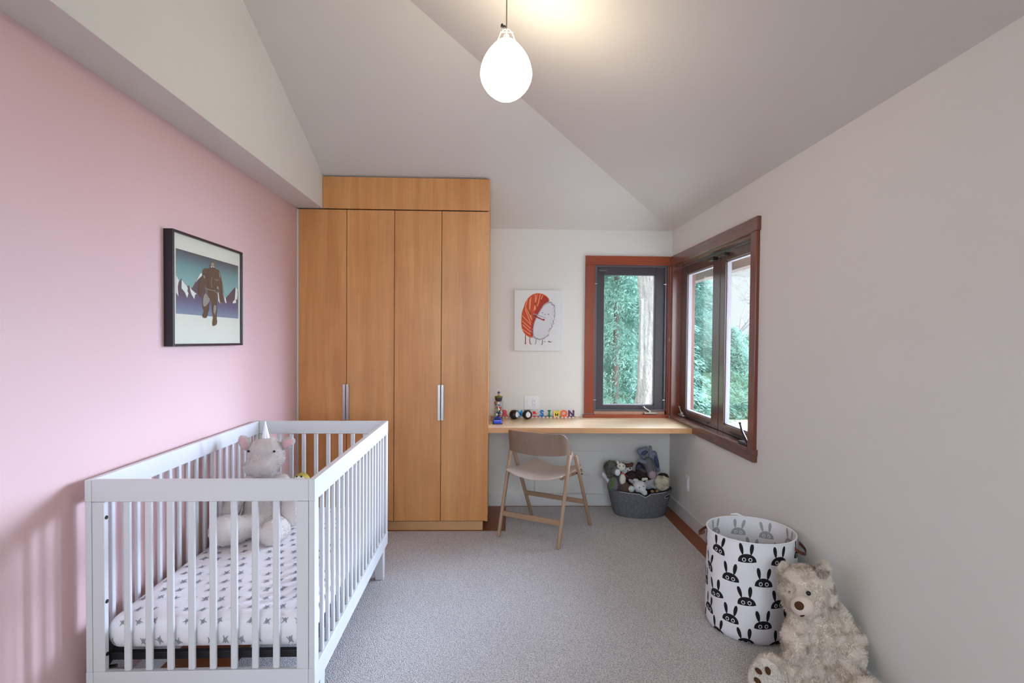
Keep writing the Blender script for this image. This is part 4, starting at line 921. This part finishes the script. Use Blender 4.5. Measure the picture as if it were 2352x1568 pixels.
for s in (-1, 1):
    c = Vector((-1.142+s*.104, 2.765, .848)); q = Quaternion((0, 1, 0), s*(1.0 if s > 0 else .5)) @ Quaternion((1, 0, 0), .1)
    m = MB(); m.ball(c, (.027, .014, .042), q); skin(m, 'ear', M['uni_fur'], uni, .004, 2, 2400, .006, .001, .1, 25)
    MB().ball(c+Vector((s*.002, -.010, 0)), (.019, .006, .031), q).build('inner_ear', M['ear_pink'], uni, smooth=True)
    MB().ball((-1.135+s*.062, 2.690, .822), .006).build('eye', M['eye'], uni, smooth=True)

chick = thing('plush_chick', 'small yellow and white plush bird, its head just above the front rail of the crib', 'soft toy', (-1.02, 2.93, UZ))
m = MB(); m.ball((-1.02, 2.93, .485), (.055, .05, .072)); m.ball((-1.025, 2.93, .595), (.048, .046, .050)); m.ball((-1.025, 2.93, .612), (.046, .044, .046))
skin(m, 'body', plush_mat('chick_yellow', (206, 186, 104), .15), chick, .006, 3, 6000, .005, .001, .2, 41)
MB().ball((-1.03, 2.887, .640), (.016, .008, .012)).ball((-1.01, 2.889, .640), (.012, .006, .010)).build('face_patch', plush_mat('chick_white', (236, 234, 226), .03), chick, smooth=True)
for s in (-1, 1): MB().ball((-1.022+s*.012, 2.884, .650), .005).build('eye', M['eye'], chick, smooth=True)

# ================================================================ felt basket and its toys
BC = Vector((1.160, 4.310, 0)); BH = .205
bk = thing('felt_basket', 'oval grey felt basket full of soft toys in the corner under the desk', 'basket', (BC.x, BC.y, 0))
def bs(th, k, off=0):
    a, b = .205+.052*k+off, .140+.030*k+off
    nt_ = .024*max(0, 1-abs(((th+PI/2+PI) % (2*PI))-PI)/.16)**.7
    top = BH+.006*math.cos(2*th)-nt_
    r = .965+.035*min(1, k/.12)**.5
    return Vector((BC.x+a*r*math.cos(th), BC.y+b*r*math.sin(th), top*k))
m = MB(); m.mat(M['felt']); NB = 168
m.grid(lambda u, v: bs(2*PI*u, v), NB, 16, True); m.grid(lambda u, v: bs(2*PI*u, v, -.006), NB, 16, True)
m.face([bs(2*PI*k/NB, 0) for k in range(NB)]); m.face([bs(2*PI*k/NB, .04, -.006) for k in range(NB)])
m.grid(lambda u, v: bs(2*PI*u, 1, -.006*v), NB, 1, True)
m.build('basket_body', None, bk, smooth=True, angle=60)
MB().tube([bs(2*PI*k/NB, 1, .0005)+Vector((0, 0, .001)) for k in range(int(NB*.62), int(NB*.88))], .0016, 6).build('edge_stitching', M['cotton'], bk, smooth=True)
th_h = math.radians(-38)
slot = [(th_h+.17*math.cos(a), .80+.055*math.sin(a)) for a in [2*PI*k/20 for k in range(20)]]
m = MB(); m.mat(M['cotton']); m.decal(lambda u, v: bs(u, v, .0012), [(th_h+(a-th_h)*1.1, .80+(b-.80)*1.28) for a, b in slot], 2); m.mat(paint('slot_inside', (44, 44, 48), .9)); m.decal(lambda u, v: bs(u, v, .0020), slot, 2)
m.build('handle_slot', None, bk)

def toy(name, label, base, parts, grp=None):
    t = thing(name, label, 'soft toy', base, group='soft toys in the felt basket')
    for i, (nm, mat, fn, fur) in enumerate(parts):
        m = MB(); fn(m)
        if fur: skin(m, nm, mat, t, .0045, 3, fur[0], fur[1], .0010, .2, 50+i, tangle=fur[2] if len(fur) > 2 else .9)
        else: m.build(nm, mat, t, smooth=True)
    return t
pm = plush_mat
grey_d, grey_m, grey_b, cream, dbrown, white_p, ltgrey = pm('toy_dark_grey_plush', (86, 80, 86)), pm('toy_mid_grey_plush', (122, 120, 126)), pm('toy_blue_grey_plush', (136, 142, 160)), pm('toy_cream_plush', (226, 222, 208)), pm('toy_dark_brown_plush', (66, 52, 54)), pm('toy_white_plush', (222, 224, 226)), pm('toy_light_grey_plush', (166, 168, 174))
navy, green, stripe = paint('toy_navy_cloth', (66, 74, 104), .8), paint('green_ribbon', (86, 132, 60), .6), paint('toy_blackwhite_yarn', (112, 112, 104), .9, .85, 140)
tan = pm('toy_tan_plush', (170, 132, 98)); pinkish = pm('toy_muzzle_plush', (176, 160, 164))
toy('plush_monkey', 'soft toy with wild dark yarn hair and a green ribbon, leftmost in the basket', (.92, 4.30, .10), [
    ('body', grey_m, lambda m: (m.ball((.945, 4.29, .235), (.045, .042, .07)), m.ball((.955, 4.27, .35), (.036, .036, .036))), (2500, .004)),
    ('hair', stripe, lambda m: (m.ball((.925, 4.295, .375), (.048, .045, .045)), m.ball((.905, 4.29, .33), (.022, .02, .05))), (2600, .026, 1.4)),
    ('muzzle', white_p, lambda m: m.ball((.965, 4.235, .345), (.022, .014, .026)), None),
    ('ribbon', green, lambda m: (m.bar((.935, 4.235, .30), (.905, 4.225, .215), .022, .006), m.bar((.93, 4.232, .305), (.925, 4.225, .24), .014, .006)), None),
    ('hand', white_p, lambda m: (limb(m, (.915, 4.30, .26), (.872, 4.30, .315), .020, .020)), (900, .004))])
toy('plush_badger', 'tall grey soft toy with cream face and red dotted neckband, upper left in the basket', (1.0, 4.32, .10), [
    ('body', grey_d, lambda m: (limb(m, (1.0, 4.285, .15), (.985, 4.30, .30), .042, .040), m.ball((.985, 4.30, .37), (.044, .038, .040))), (3000, .004)),
    ('face', cream, lambda m: (m.ball((1.0, 4.275, .378), (.038, .028, .034)), m.ball((1.01, 4.262, .285), (.026, .026, .045)), m.ball((.975, 4.29, .412), (.012, .010, .014))), (1500, .003)),
    ('neckband', M['red'], lambda m: [m.ball((.965+.010*k, 4.246-.0007*(k-4)**2*-1, .335-.0006*(k-3)**2-.002*max(0, k-5)**1.5), .0042, nu=8, nv=6) for k in range(9)], None),
    ('eye', M['eye'], lambda m: (m.ball((.985, 4.252, .392), .004), m.ball((1.012, 4.248, .392), .004)), None)])
toy('plush_owl', 'soft owl toy with brown brow and white face peeking out behind the tall grey toy', (1.07, 4.38, .10), [
    ('body', white_p, lambda m: m.ball((1.07, 4.37, .32), (.045, .04, .075)), (2200, .004)),
    ('brow', pm('toy_brown_brow', (110, 76, 66)), lambda m: (m.ball((1.065, 4.345, .375), (.050, .028, .016)), m.ball((1.105, 4.35, .388), (.016, .012, .012)), m.ball((1.03, 4.35, .388), (.014, .012, .012))), (900, .004)),
    ('beak', tan, lambda m: m.ball((1.068, 4.325, .335), (.006, .006, .010)), None),
    ('eye', M['eye'], lambda m: (m.ball((1.05, 4.335, .352), .006), m.ball((1.088, 4.335, .352), .006)), None)])
toy('plush_donkey', 'big grey soft donkey with upright blue-lined ears, highest toy in the basket', (1.24, 4.38, .10), [
    ('body', dbrown, lambda m: (m.ball((1.24, 4.38, .25), (.085, .07, .11)), m.ball((1.20, 4.39, .33), (.05, .05, .08))), (3500, .006)),
    ('head', grey_m, lambda m: (m.ball((1.235, 4.345, .395), (.042, .044, .048)), limb(m, (1.235, 4.33, .38), (1.245, 4.285, .325), .034, .036)), (2500, .004)),
    ('muzzle', pinkish, lambda m: m.ball((1.248, 4.262, .318), (.032, .022, .034)), (900, .003)),
    ('ear', grey_b, lambda m: (limb(m, (1.215, 4.37, .43), (1.175, 4.37, .485), .018, .024), limb(m, (1.175, 4.37, .485), (1.225, 4.36, .515), .024, .012)), (1500, .004)),
    ('ear', grey_b, lambda m: (limb(m, (1.265, 4.38, .43), (1.262, 4.38, .515), .020, .014), limb(m, (1.295, 4.39, .46), (1.33, 4.39, .33), .026, .020)), (1500, .004)),
    ('ear_lining', navy, lambda m: (m.ball((1.205, 4.345, .475), (.030, .008, .016), Quaternion((0, 1, 0), -.4)), m.ball((1.312, 4.366, .40), (.016, .008, .055), Quaternion((0, 1, 0), -.25))), None),
    ('arm', grey_b, lambda m: limb(m, (1.20, 4.31, .41), (1.155, 4.30, .425), .018, .014), (900, .003)),
    ('patch', navy, lambda m: m.ball((1.155, 4.315, .355), (.022, .012, .034)), None)])
toy('plush_mole', 'dark brown soft toy with pale beak and grey cap in the middle of the basket', (1.14, 4.33, .10), [
    ('body', dbrown, lambda m: (m.ball((1.10, 4.33, .285), (.06, .05, .05)), m.ball((1.165, 4.29, .315), (.045, .042, .042))), (3600, .007)),
    ('cap', grey_d, lambda m: m.ball((1.175, 4.285, .350), (.042, .036, .016), Quaternion((0, 1, 0), .5)), (900, .003)),
    ('beak', cream, lambda m: limb(m, (1.17, 4.245, .288), (1.195, 4.235, .295), .012, .009), None),
    ('paw', white_p, lambda m: m.ball((1.118, 4.265, .275), (.024, .02, .014)), (500, .004)),
    ('eye', M['eye'], lambda m: m.ball((1.145, 4.252, .322), .006), None)])
toy('plush_elephant', 'white soft elephant with drooping trunk leaning over the front edge of the basket', (1.14, 4.24, .10), [
    ('body', white_p, lambda m: (m.ball((1.14, 4.235, .235), (.052, .045, .045)), limb(m, (1.145, 4.215, .22), (1.165, 4.185, .200), .022, .022)), (3500, .004)),
    ('ear', ltgrey, lambda m: m.ball((1.085, 4.25, .268), (.036, .010, .014), Quaternion((0, 1, 0), .6)), (600, .003)),
    ('eye', M['eye'], lambda m: (m.ball((1.128, 4.193, .238), .0042), m.ball((1.160, 4.197, .246), .0042)), None)])
toy('plush_bear_cub', 'little brown soft toy holding up a white paw, front left in the basket', (1.05, 4.25, .10), [
    ('body', pm('toy_brown_plush', (104, 84, 78)), lambda m: (m.ball((1.03, 4.26, .215), (.045, .04, .045)), m.ball((1.075, 4.235, .215), (.034, .03, .034))), (2200, .005)),
    ('paw', white_p, lambda m: m.ball((1.068, 4.20, .225), (.024, .018, .024)), (700, .004))])
toy('plush_star', 'pointed light grey velour comforter between white elephant and cream fluffy toy', (1.22, 4.26, .10), [
    ('cloth', ltgrey, lambda m: (m.ball((1.215, 4.25, .245), (.045, .02, .035)), limb(m, (1.22, 4.25, .255), (1.255, 4.24, .292), .024, .006), limb(m, (1.22, 4.25, .25), (1.265, 4.235, .222), .022, .008), limb(m, (1.215, 4.25, .25), (1.195, 4.24, .285), .022, .008)), (1200, .003)),
    ('foot', tan, lambda m: (m.ball((1.232, 4.205, .205), (.013, .010, .011)), m.ball((1.272, 4.21, .205), (.012, .010, .010))), None)])
toy('plush_sheep', 'fluffy cream soft toy bulging over the right side of the basket', (1.33, 4.30, .10), [
    ('body', pm('toy_cream_fluff', (228, 220, 198)), lambda m: (m.ball((1.325, 4.275, .255), (.062, .055, .052)),), (9000, .013, 1.2)),
    ('head', dbrown, lambda m: (m.ball((1.345, 4.30, .305), (.040, .035, .018)), m.ball((1.375, 4.285, .295), (.014, .012, .010))), (900, .006))])

# ================================================================ outside the windows
struct(box('ground', -14, 16, -12, 26, -.30, -.114, paint('lawn', (124, 142, 104), .95, .25, 3, .3, 30), bevel=0))
struct(box('path', 1.66, 12, -6, 10.2, -.114, -.10, paint('pale_paving', (214, 206, 196), .9, .05, 5, .1, 60), bevel=0))
m = MB(); m.box(2.16, 2.26, -3, 6.2, 2.03, 2.13); m.box(1.476, 2.2, -3, 6.2, 2.34, 2.40)
for k in range(12): m.box(1.65, 2.2, -2.6+.75*k, -2.54+.75*k, 2.13, 2.34)
struct(m.build('trim_4', wood('weathered_eave_wood', (120, 104, 98), (150, 132, 124), 1, .7)))

def foliage(name, mat, parent, pts, dirs, size, seed):
    rg = np.random.default_rng(seed); n = len(pts)
    d = dirs/np.linalg.norm(dirs, axis=1)[:, None]; s = np.cross(d, rg.normal(size=(n, 3))); s /= np.linalg.norm(s, axis=1)[:, None]
    L = (size*(.6+.8*rg.random(n)))[:, None]; W = L*.13
    V = np.stack([pts, pts+d*L*.5+s*W, pts+d*L+np.array([0, 0, -.15])*L, pts+d*L*.5-s*W], 1).reshape(-1, 3)
    if parent is not None: V = V-np.array(parent.location)[None, :]
    F = np.arange(4*n).reshape(-1, 4)
    me = bpy.data.meshes.new(name); me.from_pydata(V.tolist(), [], F.tolist()); me.materials.append(mat); me.update()
    o = bpy.data.objects.new(name, me); COL.objects.link(o); o.parent = parent; return o
def leafmat(name, c, c2):
    m, nt, b = nt_of(name); N = nt.nodes.new; L = nt.links.new
    tc = N('ShaderNodeTexCoord'); n = N('ShaderNodeTexNoise'); n.inputs['Scale'].default_value = 3.5; n.inputs['Detail'].default_value = 6; L(tc.outputs['Object'], n.inputs['Vector'])
    mr = N('ShaderNodeMapRange'); mr.inputs['From Min'].default_value = .35; mr.inputs['From Max'].default_value = .65; L(n.outputs['Fac'], mr.inputs['Value'])
    x = N('ShaderNodeMixRGB'); x.inputs[1].default_value = srgb(*c)+(1,); x.inputs[2].default_value = srgb(*c2)+(1,); L(mr.outputs[0], x.inputs[0])
    L(x.outputs[0], b.inputs['Base Color']); b.inputs['Roughness'].default_value = .6; b.inputs['Specular IOR Level'].default_value = .2
    t = N('ShaderNodeBsdfTranslucent'); L(x.outputs[0], t.inputs[0]); ms = N('ShaderNodeMixShader'); ms.inputs[0].default_value = .4
    L(b.outputs[0], ms.inputs[1]); L(t.outputs[0], ms.inputs[2]); L(ms.outputs[0], nt.nodes['Material Output'].inputs[0]); return m
green1 = leafmat('conifer_green', (98, 140, 124), (146, 180, 166)); green2 = leafmat('conifer_deep_green', (78, 116, 102), (122, 158, 142))
barkm = paint('grey_bark', (176, 168, 164), .95, .22, 9, 1, 22, spec=.1, bdist=.03); barkd = paint('dark_bark', (104, 92, 84), .95, .2, 30)
def conifer(x, y, h, r, label, mat, seed, nb=520, per=150, size=.062):
    t = thing('conifer', label, 'tree', (x, y, -.114), group='conifers beyond the windows')
    MB().tube([(x, y, -.114), (x, y, h)], [.06, .02], 10).build('trunk', barkd, t, smooth=True)
    rg = np.random.default_rng(seed); P = []; D = []
    for k in range(nb):
        z0 = .05+(h-.1)*(k/nb)**.9; a = rg.uniform(0, 2*PI); L = (r*(1-z0/h)**.75+.12)*rg.uniform(.75, 1.1)
        tt = rg.uniform(.15, 1, per); dv = np.array([math.cos(a), math.sin(a)]); sd = np.array([-dv[1], dv[0]])
        lat = rg.normal(0, .16, per)*(.4+tt)*L*.6
        px = x+dv[0]*L*tt+sd[0]*lat; py = y+dv[1]*L*tt+sd[1]*lat; pz = z0+.12*L*np.sin(tt*2.2)-.32*L*tt**2+rg.normal(0, .03, per)-.25*np.abs(lat)
        P.append(np.stack([px, py, pz], 1))
        D.append(np.stack([dv[0]+sd[0]*np.sign(lat)*rg.uniform(.2, 1.1, per), dv[1]+sd[1]*np.sign(lat)*rg.uniform(.2, 1.1, per), -.35+rg.normal(0, .25, per)], 1))
    foliage('foliage', mat, t, np.concatenate(P), np.concatenate(D), size, seed)
conifer(2.0, 9.0, 4.6, 1.55, 'bushy pale green conifer seen left of the thick trunk through the back window', green1, 1)
conifer(3.55, 10.6, 4.2, 1.15, 'dark green conifer seen through the far pane of the right window', green2, 2)
conifer(.7, 12.6, 6.0, 1.6, 'tall conifer rising behind the pale one, further left outside the back window', green2, 3)
conifer(3.0, 14.4, 4.6, 1.6, 'distant conifer between the thick trunk and the corner of the house', green1, 4)
# thick trunk
tr = thing('bare_tree', 'thick pale grey tree trunk close outside the back window', 'tree', (1.93, 6.6, -.114))
def tk(u, v):
    a = 2*PI*u; z = -.114+5.4*v; rr = .215*(1-.04*z/4)+.02*math.sin(z*2.1+1)
    rid = noise.noise(Vector((math.cos(a)*5.5, math.sin(a)*5.5, z*2.2)))*.016+abs(noise.noise(Vector((math.cos(a)*13, math.sin(a)*13, z*4))))*.016
    bulge = .02*math.exp(-((z-1.02)/.06)**2-((a-4.5)/.18)**2)
    cx = 1.93-.035*(z-1.4)*0+.03*math.sin(z*1.4)
    return (cx+(rr+rid+bulge)*math.cos(a), 6.6+(rr+rid+bulge)*math.sin(a), z)
MB().grid(tk, 120, 460, True).build('trunk', barkm, tr, smooth=True, angle=180)
def bare(x, y, h, seed, label):
    rr = random.Random(seed); t = thing('bare_tree', label, 'tree', (x, y, -.114), group='bare trees beyond the right window'); m = MB()
    def br(p, d, L, r, dep):
        q = p+d*L; m.tube([p, p.lerp(q, .5)+Vector((rr.uniform(-1, 1), rr.uniform(-1, 1), 0))*L*.06, q], [r, r*.85, r*.6], 6)
        if dep == 0: return
        for k in range(3 if dep > 1 else 4):
            a = Vector((rr.uniform(-1, 1), rr.uniform(-1, 1), rr.uniform(-.3, .9))).normalized(); br(p.lerp(q, rr.uniform(.35, 1)), (d*.6+a*.8).normalized(), L*rr.uniform(.55, .8), r*.5, dep-1)
    br(Vector((x, y, -.114)), Vector((rr.uniform(-.06, .06), 0, 1)).normalized(), h*.42, .09, 5)
    m.build('branches', pm('twig_bark_%d' % seed, (150, 142, 146), .1), t, smooth=True)
bare(5.2, 12.8, 4.2, 5, 'thin bare leafless tree standing in the near pane of the right window')
bare(7.4, 15.0, 4.8, 9, 'second bare leafless tree, right of the first one outside the near pane')
bare(5.6, 18.5, 6.0, 14, 'farthest bare tree, its twigs against the pale sky')
def hedge(x, y, w, h, seed, label):
    t = thing('shrub', label, 'shrub', (x, y, -.114), group='shrubs beyond the paving'); rg = np.random.default_rng(seed); n = 26000
    th, ph, rr = rg.uniform(0, 2*PI, n), rg.uniform(0, PI/2, n), rg.uniform(.55, 1, n)**.5
    P = np.stack([x+w*rr*np.cos(th)*np.cos(ph), y+.7*w*rr*np.sin(th)*np.cos(ph), -.114+h*rr*np.sin(ph)*(1+.2*np.sin(th*3))], 1)
    foliage('foliage', green1 if seed % 2 else green2, t, P, rg.normal(size=(n, 3))+np.array([0, 0, .3]), .07, seed)
hedge(4.75, 10.8, .75, 1.5, 61, 'rounded green shrub seen in the near pane of the right window')
hedge(6.2, 12.2, .9, 1.7, 62, 'wide green shrub farther right beyond the paving')
hedge(4.9, 15.6, 1.3, 2.2, 63, 'tall green shrub behind the dark conifer')
hedge(9.0, 13.0, 1.3, 1.7, 64, 'green shrub at the far right edge beyond the paving')
